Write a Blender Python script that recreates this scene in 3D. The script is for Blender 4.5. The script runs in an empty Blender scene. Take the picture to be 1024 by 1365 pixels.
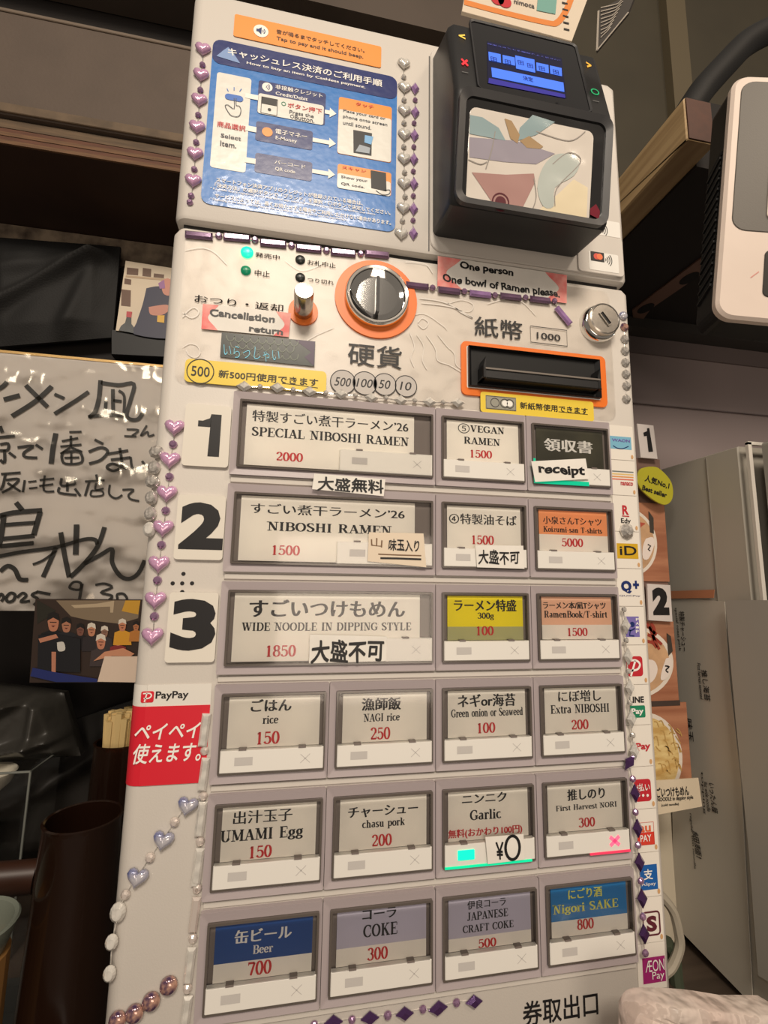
import bpy, math, random
from mathutils import Vector, Matrix
random.seed(7)
D = bpy.data; SC = bpy.context.scene; COL = SC.collection
PI = math.pi

# ------------------------------------------------------------------ camera
F_PX = 632.3854
CR = [Vector((0.9822940117710048, -0.18668595760497, 0.015710750202975507)),
      Vector((0.04219137156526234, 0.13873370815942374, -0.9894305667330971)),
      Vector((0.18253318220057121, 0.9725745788644957, 0.14415382735911622))]   # right, down, forward
CP = Vector((-0.09038766, -0.30059222, -0.11712991))
cd = D.cameras.new('camera'); cam = D.objects.new('camera', cd); COL.objects.link(cam)
cd.sensor_fit = 'HORIZONTAL'; cd.sensor_width = 36.0; cd.lens = F_PX/1024*36.0
cd.clip_start = 0.01; cd.clip_end = 50
M = Matrix.Identity(4)
for i in range(3):
    M[i][0] = CR[0][i]; M[i][1] = -CR[1][i]; M[i][2] = -CR[2][i]; M[i][3] = CP[i]
cam.matrix_world = M
SC.camera = cam

# ------------------------------------------------------------------ world, lamps, exposure
w = D.worlds.new('world'); SC.world = w; w.use_nodes = True
bg = w.node_tree.nodes['Background']; bg.inputs[0].default_value = (1.0, 0.86, 0.72, 1); bg.inputs[1].default_value = 0.17
SC.view_settings.view_transform = 'Standard'; SC.view_settings.look = 'None'
SC.view_settings.exposure = 0.1; SC.view_settings.gamma = 1.0
try: SC.view_settings.use_curve_mapping = False
except Exception: pass
def lamp(name, loc, target, size, energy, col=(1, .87, .72), sy=None):
    l = D.lights.new(name, 'AREA'); l.energy = energy; l.color = col; l.size = size
    l.shape = 'RECTANGLE'; l.size_y = sy or size
    o = D.objects.new(name, l); COL.objects.link(o); o.location = loc
    o.rotation_euler = (Vector(target)-Vector(loc)).to_track_quat('-Z', 'Y').to_euler()
    return o
lamp('ceiling_lamp', (-0.15, -1.35, 1.05), (0, 0, -0.05), 0.5, 20, sy=0.35)
lamp('ceiling_lamp', (0.75, -1.0, 1.1), (0.1, 0, 0.0), 0.25, 4.0, (1, .82, .64))  # small lamp added to give the gems glints
lamp('ceiling_lamp', (-0.8, -1.1, 0.75), (0, 0, -.1), 0.2, 2.5, (1, .9, .78))  # second small lamp added for glints
lamp('counter_lamp', (0.15, -1.5, -0.25), (0, 0, -.2), 0.6, 4.0, (1, .82, .66))  # added low fill behind the camera, not a fixture of the counter

# ------------------------------------------------------------------ materials
def lin(c):
    def f(v):
        v /= 255.0
        return v/12.92 if v <= .04045 else ((v+.055)/1.055)**2.4
    return (f(c[0]), f(c[1]), f(c[2]), 1)
MC = {}
def mat(key, rgb=None, rough=.5, metal=0.0, spec=.5, noise=None, bump=None, coat=0.0, emit=None, trans=None, film=None, rgb2=None, ior=None):
    if key in MC: return MC[key]
    m = D.materials.new(key); m.use_nodes = True; nt = m.node_tree; N = nt.nodes; L = nt.links
    p = N['Principled BSDF']
    p.inputs['Base Color'].default_value = lin(rgb); p.inputs['Roughness'].default_value = rough
    p.inputs['Metallic'].default_value = metal; p.inputs['Specular IOR Level'].default_value = spec
    if coat: p.inputs['Coat Weight'].default_value = coat; p.inputs['Coat Roughness'].default_value = .08
    if ior: p.inputs['IOR'].default_value = ior
    if film:
        p.inputs['Thin Film Thickness'].default_value = film; p.inputs['Thin Film IOR'].default_value = 1.6
    if emit:
        p.inputs['Emission Color'].default_value = lin(emit[0]); p.inputs['Emission Strength'].default_value = emit[1]
    tc = N.new('ShaderNodeTexCoord')
    if noise:      # (scale, amount, stretch xyz)
        mp = N.new('ShaderNodeMapping'); L.new(tc.outputs['Object'], mp.inputs[0])
        if len(noise) > 2: mp.inputs['Scale'].default_value = noise[2]
        nz = N.new('ShaderNodeTexNoise'); nz.inputs['Scale'].default_value = noise[0]; nz.inputs['Detail'].default_value = 6
        L.new(mp.outputs[0], nz.inputs['Vector'])
        cr = N.new('ShaderNodeValToRGB'); a = noise[1]
        c = lin(rgb); c2 = lin(rgb2) if rgb2 else tuple(v*(1-a) for v in c[:3])+(1,)
        cr.color_ramp.elements[0].position = .38; cr.color_ramp.elements[1].position = .62
        cr.color_ramp.elements[0].color = c2; cr.color_ramp.elements[1].color = c
        L.new(nz.outputs['Fac'], cr.inputs[0]); L.new(cr.outputs[0], p.inputs['Base Color'])
    if bump:       # (scale, strength, distance)
        nb = N.new('ShaderNodeTexNoise'); nb.inputs['Scale'].default_value = bump[0]; nb.inputs['Detail'].default_value = 1.5
        L.new(tc.outputs['Object'], nb.inputs['Vector'])
        b = N.new('ShaderNodeBump'); b.inputs['Strength'].default_value = bump[1]
        b.inputs['Distance'].default_value = bump[2] if len(bump) > 2 else .001
        L.new(nb.outputs['Fac'], b.inputs['Height']); L.new(b.outputs[0], p.inputs['Normal'])
        if coat: L.new(b.outputs[0], p.inputs['Coat Normal'])
    if trans is not None:   # clear sheet: transparent mixed with the surface
        tr = N.new('ShaderNodeBsdfTransparent'); tr.inputs[0].default_value = lin(trans[1]) if len(trans) > 1 else (1, 1, 1, 1)
        mx = N.new('ShaderNodeMixShader'); mx.inputs[0].default_value = trans[0]
        fr = N.new('ShaderNodeFresnel'); fr.inputs[0].default_value = 1.45
        if bump: L.new(b.outputs[0], fr.inputs['Normal'])
        ad = N.new('ShaderNodeMath'); ad.operation = 'ADD'; ad.use_clamp = True; ad.inputs[1].default_value = trans[0]
        L.new(fr.outputs[0], ad.inputs[0]); L.new(ad.outputs[0], mx.inputs[0])
        L.new(tr.outputs[0], mx.inputs[1]); L.new(p.outputs[0], mx.inputs[2])
        L.new(mx.outputs[0], N['Material Output'].inputs['Surface'])
    MC[key] = m; return m

# ------------------------------------------------------------------ geometry helpers
class MB:
    def __init__(s): s.v = []; s.f = []
    def add(s, vs, fs):
        k = len(s.v); s.v += [Vector(v) for v in vs]; s.f += [tuple(i+k for i in f) for f in fs]; return s
class Fr:
    """a plane in the place: origin, right, up; normal towards the viewer"""
    def __init__(s, O, U, V): s.O = Vector(O); s.U = Vector(U).normalized(); s.V = Vector(V).normalized(); s.N = s.U.cross(s.V)
    def P(s, u, v, n=0): return s.O + s.U*u + s.V*v + s.N*n
    def ray(s, x, y, n=0):
        d = CR[0]*((x-512)/F_PX) + CR[1]*((y-682.5)/F_PX) + CR[2]
        o = s.O + s.N*n; t = (o-CP).dot(s.N)/d.dot(s.N)
        q = CP + d*t - o
        return (q.dot(s.U), q.dot(s.V))
    def rot(s, deg):
        a = math.radians(deg); return Fr(s.O, s.U*math.cos(a)+s.V*math.sin(a), s.V*math.cos(a)-s.U*math.sin(a))
    def at(s, n): return Fr(s.O+s.N*n, s.U, s.V)
FACE = Fr((0, 0, 0), (1, 0, 0), (0, 0, 1))
def facing(Y): return Fr((0, Y, 0), (1, 0, 0), (0, 0, 1))
def side(X): return Fr((X, 0, 0), (0, -1, 0), (0, 0, 1))      # looks towards -X
C0 = (0, 0, 1)
def pp(c, x, y): return (c[0]+x/c[2], c[1]+y/c[2])
def prism(mb, fr, pts, n0, n1, bev=0.0):
    """polygon (u,v) extruded n0..n1, chamfered front edge"""
    a = sum(pts[i][0]*pts[(i+1) % len(pts)][1]-pts[(i+1) % len(pts)][0]*pts[i][1] for i in range(len(pts)))
    if a < 0: pts = pts[::-1]
    k = len(pts); rings = [[fr.P(u, v, n0) for u, v in pts]]
    if bev > 0:
        cx = sum(p[0] for p in pts)/k; cy = sum(p[1] for p in pts)/k
        rings.append([fr.P(u, v, n1-bev) for u, v in pts])
        ins = []
        for i in range(k):
            p0, p1, p2 = pts[i-1], pts[i], pts[(i+1) % k]
            e1 = Vector((p1[0]-p0[0], p1[1]-p0[1])); e2 = Vector((p2[0]-p1[0], p2[1]-p1[1]))
            if e1.length > 1e-9: e1.normalize()
            if e2.length > 1e-9: e2.normalize()
            nn = Vector((-e1.y-e2.y, e1.x+e2.x))
            if nn.length > 1e-6: nn.normalize()
            ins.append(fr.P(p1[0]+nn.x*bev, p1[1]+nn.y*bev, n1))
        rings.append(ins)
    else: rings.append([fr.P(u, v, n1) for u, v in pts])
    vs = [p for r in rings for p in r]; fs = [tuple(range(k))[::-1], tuple(range((len(rings)-1)*k, len(rings)*k))]
    for r in range(len(rings)-1):
        for i in range(k):
            j = (i+1) % k; fs.append((r*k+i, r*k+j, (r+1)*k+j, (r+1)*k+i))
    return mb.add(vs, fs)
def rr(u0, v0, u1, v1, r, seg=4):
    if u1 < u0: u0, u1 = u1, u0
    if v1 < v0: v0, v1 = v1, v0
    r = min(r, (u1-u0)/2*.999, (v1-v0)/2*.999)
    if r <= 1e-6: return [(u0, v0), (u1, v0), (u1, v1), (u0, v1)]
    out = []
    for cx, cy, a0 in ((u1-r, v0+r, -90), (u1-r, v1-r, 0), (u0+r, v1-r, 90), (u0+r, v0+r, 180)):
        for i in range(seg+1):
            a = math.radians(a0+90*i/seg); out.append((cx+r*math.cos(a), cy+r*math.sin(a)))
    return out
def ell(cu, cv, ru, rv=None, n=32, a0=0, a1=360):
    rv = rv or ru; full = abs(a1-a0) >= 360; m = n if full else n+1
    return [(cu+ru*math.cos(math.radians(a0+(a1-a0)*i/n)), cv+rv*math.sin(math.radians(a0+(a1-a0)*i/n))) for i in range(m)]
def frame_ring(mb, fr, outer, inner, n0, n1, lip=0.0):
    """ring between two outlines of equal count"""
    k = len(outer); vs = []
    for pts, n in ((outer, n0), (outer, n1), (inner, n1-lip), (inner, n0)): vs += [fr.P(u, v, n) for u, v in pts]
    fs = []
    for r in range(4):
        q = (r+1) % 4
        for i in range(k):
            j = (i+1) % k; fs.append((r*k+i, r*k+j, q*k+j, q*k+i))
    return mb.add(vs, fs)
def box(mb, a, b):
    (x0, y0, z0), (x1, y1, z1) = a, b
    return mb.add([(x0, y0, z0), (x1, y0, z0), (x1, y1, z0), (x0, y1, z0), (x0, y0, z1), (x1, y0, z1), (x1, y1, z1), (x0, y1, z1)],
                  [(3, 2, 1, 0), (4, 5, 6, 7), (0, 1, 5, 4), (1, 2, 6, 5), (2, 3, 7, 6), (3, 0, 4, 7)])
def tube(mb, pts, r, seg=8, flat=1.0):
    pts = [Vector(p) for p in pts]; k = len(pts); rs = r if isinstance(r, (list, tuple)) else [r]*k; vs = []; up = None
    for i, p in enumerate(pts):
        t = (pts[min(i+1, k-1)]-pts[max(i-1, 0)]).normalized()
        if up is None: up = t.orthogonal().normalized()
        s = t.cross(up).normalized(); up = s.cross(t).normalized()
        for j in range(seg):
            a = 2*PI*j/seg; vs.append(p + s*math.cos(a)*rs[i] + up*math.sin(a)*rs[i]*flat)
    fs = [(i*seg+j, i*seg+(j+1) % seg, (i+1)*seg+(j+1) % seg, (i+1)*seg+j) for i in range(k-1) for j in range(seg)]
    fs += [tuple(range(seg))[::-1], tuple(range((k-1)*seg, k*seg))]
    return mb.add(vs, fs)
def lathe(mb, o, axis, prof, seg=32):
    """prof: (r, h) along axis"""
    o = Vector(o); ax = Vector(axis).normalized(); s = ax.orthogonal().normalized(); t = ax.cross(s); vs = []
    for r, h in prof:
        for j in range(seg):
            a = 2*PI*j/seg; vs.append(o+ax*h+(s*math.cos(a)+t*math.sin(a))*r)
    k = len(prof)
    fs = [(i*seg+j, i*seg+(j+1) % seg, (i+1)*seg+(j+1) % seg, (i+1)*seg+j) for i in range(k-1) for j in range(seg)]
    fs += [tuple(range(seg))[::-1], tuple(range((k-1)*seg, k*seg))]
    return mb.add(vs, fs)
ORG = {}
def setp(o, label=None, cat=None, group=None, kind=None):
    if label: o['label'] = label
    if cat: o['category'] = cat
    if group: o['group'] = group
    if kind: o['kind'] = kind
    return o
def thing(name, loc, label, cat, group=None):
    o = D.objects.new(name, None); COL.objects.link(o); o.location = loc; o.empty_display_size = .02
    ORG[o.name] = Vector(loc); return setp(o, label, cat, group)
def obj(name, mb, m, parent=None, label=None, cat=None, group=None, kind=None, smooth=False):
    if parent is None:
        lo = [min(v[i] for v in mb.v) for i in range(3)]; hi = [max(v[i] for v in mb.v) for i in range(3)]
        org = Vector(((lo[0]+hi[0])/2, (lo[1]+hi[1])/2, lo[2]))
    else: org = ORG[parent.name]
    me = D.meshes.new(name); me.from_pydata([v-org for v in mb.v], [], mb.f); me.update()
    if smooth:
        me.polygons.foreach_set('use_smooth', [True]*len(me.polygons))
        try: me.set_sharp_from_angle(angle=math.radians(38))
        except Exception: pass
    me.materials.append(m)
    o = D.objects.new(name, me); COL.objects.link(o)
    if parent is None: o.location = org
    else: o.parent = parent
    ORG[o.name] = org
    return setp(o, label, cat, group, kind)
def quad(fr, c, pts, n=0): return [fr.ray(*pp(c, x, y), n) for x, y in pts]
def patch(name, fr, c, pts, n0, n1, m, parent=None, bev=0, **k):
    return obj(name, prism(MB(), fr, quad(fr, c, pts, n0), n0, n1, bev), m, parent, **k)
def rect(fr, c, x0, y0, x1, y1, n=0):
    a = fr.ray(*pp(c, x0, y0), n); b = fr.ray(*pp(c, x1, y1), n); return (a[0], b[1], b[0], a[1])   # u0,v0,u1,v1
def pane(name, fr, R, n, m, parent=None, r=0, **k):
    pts = rr(*R, r); return obj(name, MB().add([fr.P(u, v, n) for u, v in pts], [tuple(range(len(pts)))]), m, parent, **k)
def slab(name, fr, R, n0, n1, m, parent=None, r=0, bev=0, **k):
    return obj(name, prism(MB(), fr, rr(*R, r), n0, n1, bev), m, parent, **k)

# ------------------------------------------------------------------ serif letters (pen strokes with an upright broad nib)
GL = {
'A': (.78, 'L .38 1 .64 0 1;L .38 1 .13 0 .38;H .2 .56 .32;S .13 0;S .64 0'),
'B': (.74, 'V .2 0 1;H .06 .42 1;H .06 .42 0;H .2 .42 .52;A .42 .76 .19 .24 -90 90;A .42 .26 .23 .26 -90 90'),
'C': (.74, 'A .42 .5 .33 .5 45 315;L .66 .66 .66 .98 .35;L .68 .16 .68 .3 .3'),
'D': (.8, 'V .2 0 1;H .06 .4 1;H .06 .4 0;A .4 .5 .31 .5 -90 90'),
'E': (.7, 'V .2 0 1;H .06 .6 1;H .06 .6 0;H .2 .45 .51;L .61 .74 .61 1 .3;L .63 0 .63 .28 .3;L .47 .4 .47 .63 .3'),
'F': (.68, 'V .2 0 1;S .2 0;H .06 .6 1;H .2 .45 .5;L .61 .72 .61 1 .3;L .47 .38 .47 .62 .3'),
'G': (.8, 'A .42 .5 .33 .5 45 300;L .66 .66 .66 .98 .35;V .64 .06 .42;S .64 .42'),
'H': (.84, 'V .2 0 1;V .64 0 1;S .2 0;S .2 1;S .64 0;S .64 1;H .2 .64 .51'),
'I': (.42, 'V .21 0 1;S .21 0;S .21 1'),
'J': (.56, 'V .36 .2 1;S .36 1;A .22 .2 .14 .2 0 -150'),
'K': (.82, 'V .2 0 1;S .2 0;S .2 1;L .2 .4 .62 1 .38;L .36 .6 .66 0 1;S .62 1;S .66 0'),
'L': (.68, 'V .2 0 1;S .2 1;H .06 .6 0;L .61 0 .61 .3 .3;S .2 0'),
'M': (.96, 'L .17 0 .17 1 .38;V .78 0 1;L .2 1 .48 .06 1;L .48 .06 .76 1 .38;S .17 0;S .17 1;S .78 0;S .78 1'),
'N': (.82, 'L .18 0 .18 1 .38;L .2 1 .62 .02 1;L .65 0 .65 1 .38;S .18 0;S .12 1;S .65 1'),
'O': (.8, 'A .4 .5 .3 .5 0 360'),
'P': (.7, 'V .2 0 1;S .2 0;H .06 .4 1;H .2 .4 .46;A .4 .73 .22 .27 -90 90'),
'R': (.8, 'V .2 0 1;S .2 0;H .06 .4 1;H .2 .4 .5;A .4 .75 .2 .25 -90 90;L .42 .5 .64 .02 1;S .68 0 .08'),
'S': (.62, 'A .31 .75 .2 .25 40 200;L .12 .68 .5 .36 1;A .3 .26 .22 .26 -160 30;L .5 .74 .5 .98 .3;L .09 .02 .09 .28 .3'),
'T': (.72, 'V .36 0 1;S .36 0;H .06 .66 1;L .07 .72 .07 1 .3;L .65 .72 .65 1 .3'),
'U': (.8, 'V .2 .3 1;S .2 1;S .62 1;L .62 .3 .62 1 .38;A .41 .3 .21 .3 180 360'),
'V': (.76, 'L .14 1 .38 0 1;L .38 0 .62 1 .38;S .14 1;S .62 1'),
'W': (1.05, 'L .13 1 .33 0 1;L .33 0 .52 .95 .38;L .5 .98 .72 0 1;L .72 0 .92 1 .38;S .13 1;S .48 1;S .92 1'),
'X': (.76, 'L .16 1 .6 0 1;L .6 1 .16 0 .38;S .16 1;S .6 1;S .16 0;S .6 0'),
'Y': (.76, 'V .38 0 .45;L .14 1 .38 .42 1;L .38 .42 .62 1 .38;S .38 0;S .14 1;S .62 1'),
'a': (.56, 'V .4 .05 .5;A .26 .5 .14 .16 0 150;A .26 .18 .16 .17 60 340;L .4 .04 .52 .04 .4'),
'b': (.6, 'V .17 0 1;S .1 1 .07;A .32 .33 .19 .33 -150 150'),
'c': (.52, 'A .3 .33 .21 .33 50 320'),
'd': (.62, 'V .44 0 1;S .38 1 .07;A .28 .33 .19 .33 30 330;S .5 0 .07'),
'e': (.54, 'A .28 .33 .2 .33 10 320;H .1 .47 .36'),
'f': (.4, 'V .2 0 .8;A .3 .8 .1 .2 180 50;H .06 .36 .64;S .2 0'),
'g': (.58, 'A .27 .42 .16 .23 0 360;A .26 -.08 .2 .15 0 360;L .38 .6 .54 .68 .5;L .16 .22 .16 .08 .6'),
'h': (.66, 'V .17 0 1;S .17 0;S .1 1 .07;A .32 .44 .15 .22 180 0;V .48 0 .44;S .48 0'),
'i': (.34, 'V .17 0 .66;S .17 0;S .1 .66 .07;L .17 .8 .17 .98 1'),
'k': (.64, 'V .17 0 1;S .17 0;S .1 1 .07;L .17 .25 .48 .66 .38;L .3 .42 .52 0 1;S .48 .66 .1;S .52 0 .1'),
'l': (.34, 'V .17 0 1;S .17 0;S .1 1 .07'),
'm': (.96, 'V .17 0 .66;S .17 0 .12;S .1 .66 .07;A .31 .44 .14 .22 180 0;V .46 0 .44;S .46 0 .12;A .61 .44 .15 .22 180 0;V .77 0 .44;S .77 0 .12'),
'n': (.66, 'V .17 0 .66;S .17 0 .13;S .1 .66 .07;A .32 .44 .15 .22 180 0;V .48 0 .44;S .48 0 .13'),
'o': (.56, 'A .28 .33 .2 .33 0 360'),
'p': (.62, 'V .17 -.3 .66;S .17 -.3;S .1 .66 .07;A .33 .33 .19 .33 -150 150'),
'r': (.48, 'V .17 0 .66;S .17 0;S .1 .66 .07;A .33 .44 .13 .22 150 40;L .42 .5 .42 .6 .6'),
's': (.46, 'A .23 .5 .14 .16 30 200;L .1 .44 .36 .22 .9;A .22 .17 .15 .17 -160 30'),
't': (.4, 'V .2 .12 .85;A .3 .12 .1 .12 180 320;H .06 .36 .64'),
'u': (.66, 'V .17 .2 .66;S .1 .66 .07;A .32 .2 .15 .2 180 350;V .47 0 .66;S .4 .66 .07;S .54 0 .07'),
'v': (.58, 'L .12 .66 .3 0 .9;L .3 0 .46 .66 .38;S .12 .66 .1;S .46 .66 .1'),
'w': (.8, 'L .11 .66 .26 0 .9;L .26 0 .4 .62 .38;L .38 .66 .54 0 .9;L .54 0 .68 .66 .38;S .11 .66 .09;S .68 .66 .09'),
'x': (.58, 'L .12 .66 .46 0 .9;L .46 .66 .12 0 .38;S .12 .66 .09;S .46 .66 .09;S .12 0 .09;S .46 0 .09'),
'y': (.58, 'L .12 .66 .3 0 .9;L .46 .66 .2 -.26 .38;S .12 .66 .1;S .46 .66 .1'),
'z': (.52, 'H .1 .42 .63;H .1 .44 .03;L .4 .62 .12 .03 .8'),
'0': (.62, 'A .31 .5 .22 .5 0 360'),
'1': (.62, 'V .31 0 1;S .31 0;L .31 .96 .15 .84 .45'),
'2': (.62, 'A .3 .73 .2 .27 170 -40;L .45 .56 .1 .08 .6;L .08 .06 .54 .06 .75;L .55 .04 .56 .26 .35'),
'3': (.62, 'A .29 .76 .19 .24 160 -90;A .29 .27 .23 .27 90 -160'),
'4': (.62, 'V .4 0 1;S .4 0 .12;L .38 1 .06 .3 .4;H .05 .58 .28'),
'5': (.62, 'L .14 .95 .52 .95 .7;L .15 1 .13 .5 .35;A .29 .32 .24 .31 130 -155'),
'6': (.62, 'A .32 .3 .21 .3 0 360;A .42 .5 .31 .5 75 185'),
'7': (.62, 'L .09 .93 .55 .93 .85;L .54 .93 .28 0 .85;L .09 .76 .09 1 .35'),
'8': (.62, 'A .31 .76 .18 .24 0 360;A .31 .27 .22 .27 0 360'),
'9': (.62, 'A .3 .7 .21 .3 0 360;A .2 .5 .31 .5 -105 5'),
'-': (.4, 'H .08 .32 .3'), '/': (.42, 'L .04 -.1 .38 1 .4'), "'": (.26, 'L .15 .98 .1 .72 .7'), '.': (.25, 'L .1 .0 .1 .12 1'), ' ': (.42, ''), '(': (.35, 'A .34 .4 .2 .62 120 240'), ')': (.35, 'A .0 .4 .2 .62 -60 60'),
}
def serif(s, T=.185, t=.08):
    polys = []; x = 0
    def ribbon(pts, closed, a, b, const=None):
        k = len(pts); L_, R_ = [], []
        for i in range(k):
            p0 = pts[i-1] if (i or closed) else pts[i]; p1 = pts[(i+1) % k] if (i < k-1 or closed) else pts[i]
            dx, dy = p1[0]-p0[0], p1[1]-p0[1]; q = math.hypot(dx, dy) or 1; nx, ny = -dy/q, dx/q
            if const: ox, oy = nx*const, ny*const
            else:
                h = math.sqrt((a*nx)**2+(b*ny)**2); ox, oy = nx*h, ny*h
            L_.append((pts[i][0]+ox, pts[i][1]+oy)); R_.append((pts[i][0]-ox, pts[i][1]-oy))
        for i in range(k if closed else k-1):
            j = (i+1) % k; polys.append([L_[i], L_[j], R_[j], R_[i]])
    for ch in s:
        wd, cmds = GL.get(ch, GL['-'])
        for c in cmds.split(';'):
            if not c: continue
            q = c.split(); v = [float(e) for e in q[1:]]
            if q[0] == 'V': ribbon([(x+v[0], v[1]), (x+v[0], v[2])], False, 0, 0, T/2)
            elif q[0] == 'L': ribbon([(x+v[0], v[1]), (x+v[2], v[3])], False, 0, 0, T/2*v[4])
            elif q[0] == 'H': ribbon([(x+v[0], v[2]), (x+v[1], v[2])], False, 0, 0, t/2)
            elif q[0] == 'S':
                hw = v[2] if len(v) > 2 else .15; ribbon([(x+v[0]-hw, v[1]), (x+v[0]+hw, v[1])], False, 0, 0, t/2)
            elif q[0] == 'A':
                full = abs(v[5]-v[4]) >= 360; n = max(4, int(abs(v[5]-v[4])/22))
                pts = ell(x+v[0], v[1], v[2], v[3], n, v[4], v[5]); ribbon(pts, full, T/2, t/2)
        x += wd
    return polys

# ------------------------------------------------------------------ lettering: jobs are collected and turned into flat print at the end
JOBS = {}     # key -> dict(parent, name, mat, items)
def pr(parent, name, m, fr, n=.0002):
    return dict(parent=parent, name=name, mat=m, fr=fr, n=n, items=[])
PRINTS = []
def newprint(parent, m, fr, n=.0002, name='lettering', label=None):
    p = pr(parent, name, m, fr, n); p['label'] = label; PRINTS.append(p); return p
def T(p, s, c, x0, y0, x1, y1, off=0.0, style='sans', shear=0.0, wob=0.0, rot=0):
    fr = p['fr'].rot(rot) if rot else p['fr']
    R = rect(fr, c, x0, y0, x1, y1, p['n'])
    p['items'].append(dict(s=s, R=R, off=off, style=style, shear=shear, wob=wob, fr=fr))
def shp(p, polys, thick=None):
    """flat shapes (u,v) drawn in the same print"""
    p['items'].append(dict(polys=polys, fr=p['fr']))
def line(p, c, pts, wd, closed=False):
    fr = p['fr']; q = [fr.ray(*pp(c, x, y), p['n']) for x, y in pts]; shp(p, stroke(q, wd, closed))
def stroke(q, wd, closed=False, taper=False):
    out = []; k = len(q); Ls, Rs = [], []
    for i in range(k):
        a = q[i-1] if (i or closed) else q[i]; b = q[(i+1) % k] if (i < k-1 or closed) else q[i]
        dx, dy = b[0]-a[0], b[1]-a[1]; h = math.hypot(dx, dy) or 1
        ww = wd[i] if isinstance(wd, (list, tuple)) else wd
        if taper and i in (0, k-1): ww *= .4
        Ls.append((q[i][0]-dy/h*ww/2, q[i][1]+dx/h*ww/2)); Rs.append((q[i][0]+dy/h*ww/2, q[i][1]-dx/h*ww/2))
    for i in range(k if closed else k-1):
        j = (i+1) % k; out.append([Ls[i], Ls[j], Rs[j], Rs[i]])
    return out
def ringp(cu, cv, r, wd, n=28): return stroke(ell(cu, cv, r, r, n), wd, True)
def smooth_pts(pts, n=5):
    out = []
    for i in range(len(pts)-1):
        p0 = pts[max(i-1, 0)]; p1 = pts[i]; p2 = pts[i+1]; p3 = pts[min(i+2, len(pts)-1)]
        for k in range(n):
            t = k/n; out.append(tuple(.5*((2*p1[d])+(-p0[d]+p2[d])*t+(2*p0[d]-5*p1[d]+4*p2[d]-p3[d])*t*t+(-p0[d]+3*p1[d]-3*p2[d]+p3[d])*t**3) for d in range(len(p1))))
    out.append(tuple(pts[-1])); return out
def flush_prints():
    need = {}
    for p in PRINTS:
        for it in p['items']:
            if 's' in it and it['off'] > 0 and not it['s'].isascii(): it['bold'] = it['off']; it['off'] = 0.0
            if 's' in it and it['style'] != 'serif': need.setdefault((it['s'], it['off']), None)
    tmp = {}
    for (s, off) in need:
        c = D.curves.new('t', 'FONT'); c.body = s; c.size = 1; c.resolution_u = 3; c.offset = off
        o = D.objects.new('t', c); COL.objects.link(o); tmp[(s, off)] = o
    bpy.context.view_layer.update(); dg = bpy.context.evaluated_depsgraph_get()
    geo = {}
    for k, o in tmp.items():
        me = D.meshes.new_from_object(o.evaluated_get(dg))
        geo[k] = ([(v.co.x, v.co.y) for v in me.vertices], [tuple(q.vertices) for q in me.polygons]); D.meshes.remove(me)
    for o in tmp.values():
        c = o.data; D.objects.remove(o); D.curves.remove(c)
    for p in PRINTS:
        mb = MB()
        for it in p['items']:
            fr = it['fr']
            if 'polys' in it:
                for q in it['polys']: mb.add([fr.P(u, v, p['n']) for u, v in q], [tuple(range(len(q)))])
                continue
            if it['style'] == 'serif':
                ps = serif(it['s']); vs = [v for q in ps for v in q]; fs = []; k = 0
                for q in ps: fs.append(tuple(range(k, k+len(q)))); k += len(q)
            else: vs, fs = geo[(it['s'], it['off'])]
            if not vs: continue
            x0 = min(v[0] for v in vs); x1 = max(v[0] for v in vs); y0 = min(v[1] for v in vs); y1 = max(v[1] for v in vs)
            u0, v0, u1, v1 = it['R']; su = (u1-u0)/(x1-x0); sv = (v1-v0)/(y1-y0)
            bo = it.get('bold', 0); reps = [(0.0, 0.0)]
            if bo: reps = [(0, 0)]+[(bo*.8*math.cos(a*PI/3), bo*.8*math.sin(a*PI/3)) for a in range(6)]
            if it['style'] == 'mincho': reps = [(-.024, 0), (0, 0), (.024, 0)]
            if it['style'] == 'minchob': reps = [(-.036, -.005), (-.012, .005), (.012, -.005), (.036, .005)]
            for ri, (dxr, dyr) in enumerate(reps):
                out = []
                for x, y in vs:
                    X = (x-x0+dxr)*su; Y = (y-y0+dyr)*sv
                    if it['wob']:
                        h = (v1-v0)*it['wob']
                        X += h*.5*math.sin(Y/(v1-v0)*4+X/(v1-v0)*2.3+len(it['s'])); Y += h*(math.sin(X/(v1-v0)*2.9+1.3*len(it['s']))+.4*math.sin(X/(v1-v0)*7.1))
                    X += it['shear']*(Y-(v1-v0)/2)
                    out.append(fr.P(u0+X, v0+Y, p['n']+ri*.00001))
                mb.add(out, fs)
        if mb.v: obj(p['name'], mb, p['mat'], p['parent'], p['label'])

# ================================================================== materials
BODY = mat('machine_enamel', (208, 202, 194), .42, bump=(900, .12, .0004))
BEZ = mat('bezel_plastic', (172, 161, 163), .38, bump=(700, .1, .0004))
DARK = mat('dark_gap', (30, 28, 27), .6)
BLACKP = mat('black_print', (18, 16, 18), .5)
GREYP = mat('grey_print', (70, 66, 66), .5)
PALEP = mat('pale_grey_print', (196, 192, 188), .6)
REDP = mat('red_print', (196, 38, 42), .5)
WHITEP = mat('white_print', (240, 238, 232), .5)
CARD = mat('label_paper', (246, 241, 230), .6, noise=(30, .06))
CAP = mat('button_cap_plastic', (232, 229, 222), .35)
NOTE = mat('note_paper', (238, 234, 226), .65, noise=(60, .07))
INK = mat('marker_ink', (14, 13, 15), .45)
ORANGE = mat('orange_plastic', (236, 118, 34), .4)
YELLOW = mat('yellow_film', (236, 206, 70), .35, coat=.4)
CLEAR = mat('clear_cover', (255, 255, 255), .06, 1.0, trans=(.01,), bump=(30, .06, .002))
FILM = mat('crinkled_film', (255, 250, 244), .36, 1.0, trans=(.0,), bump=(50, .28, .004))
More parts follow.
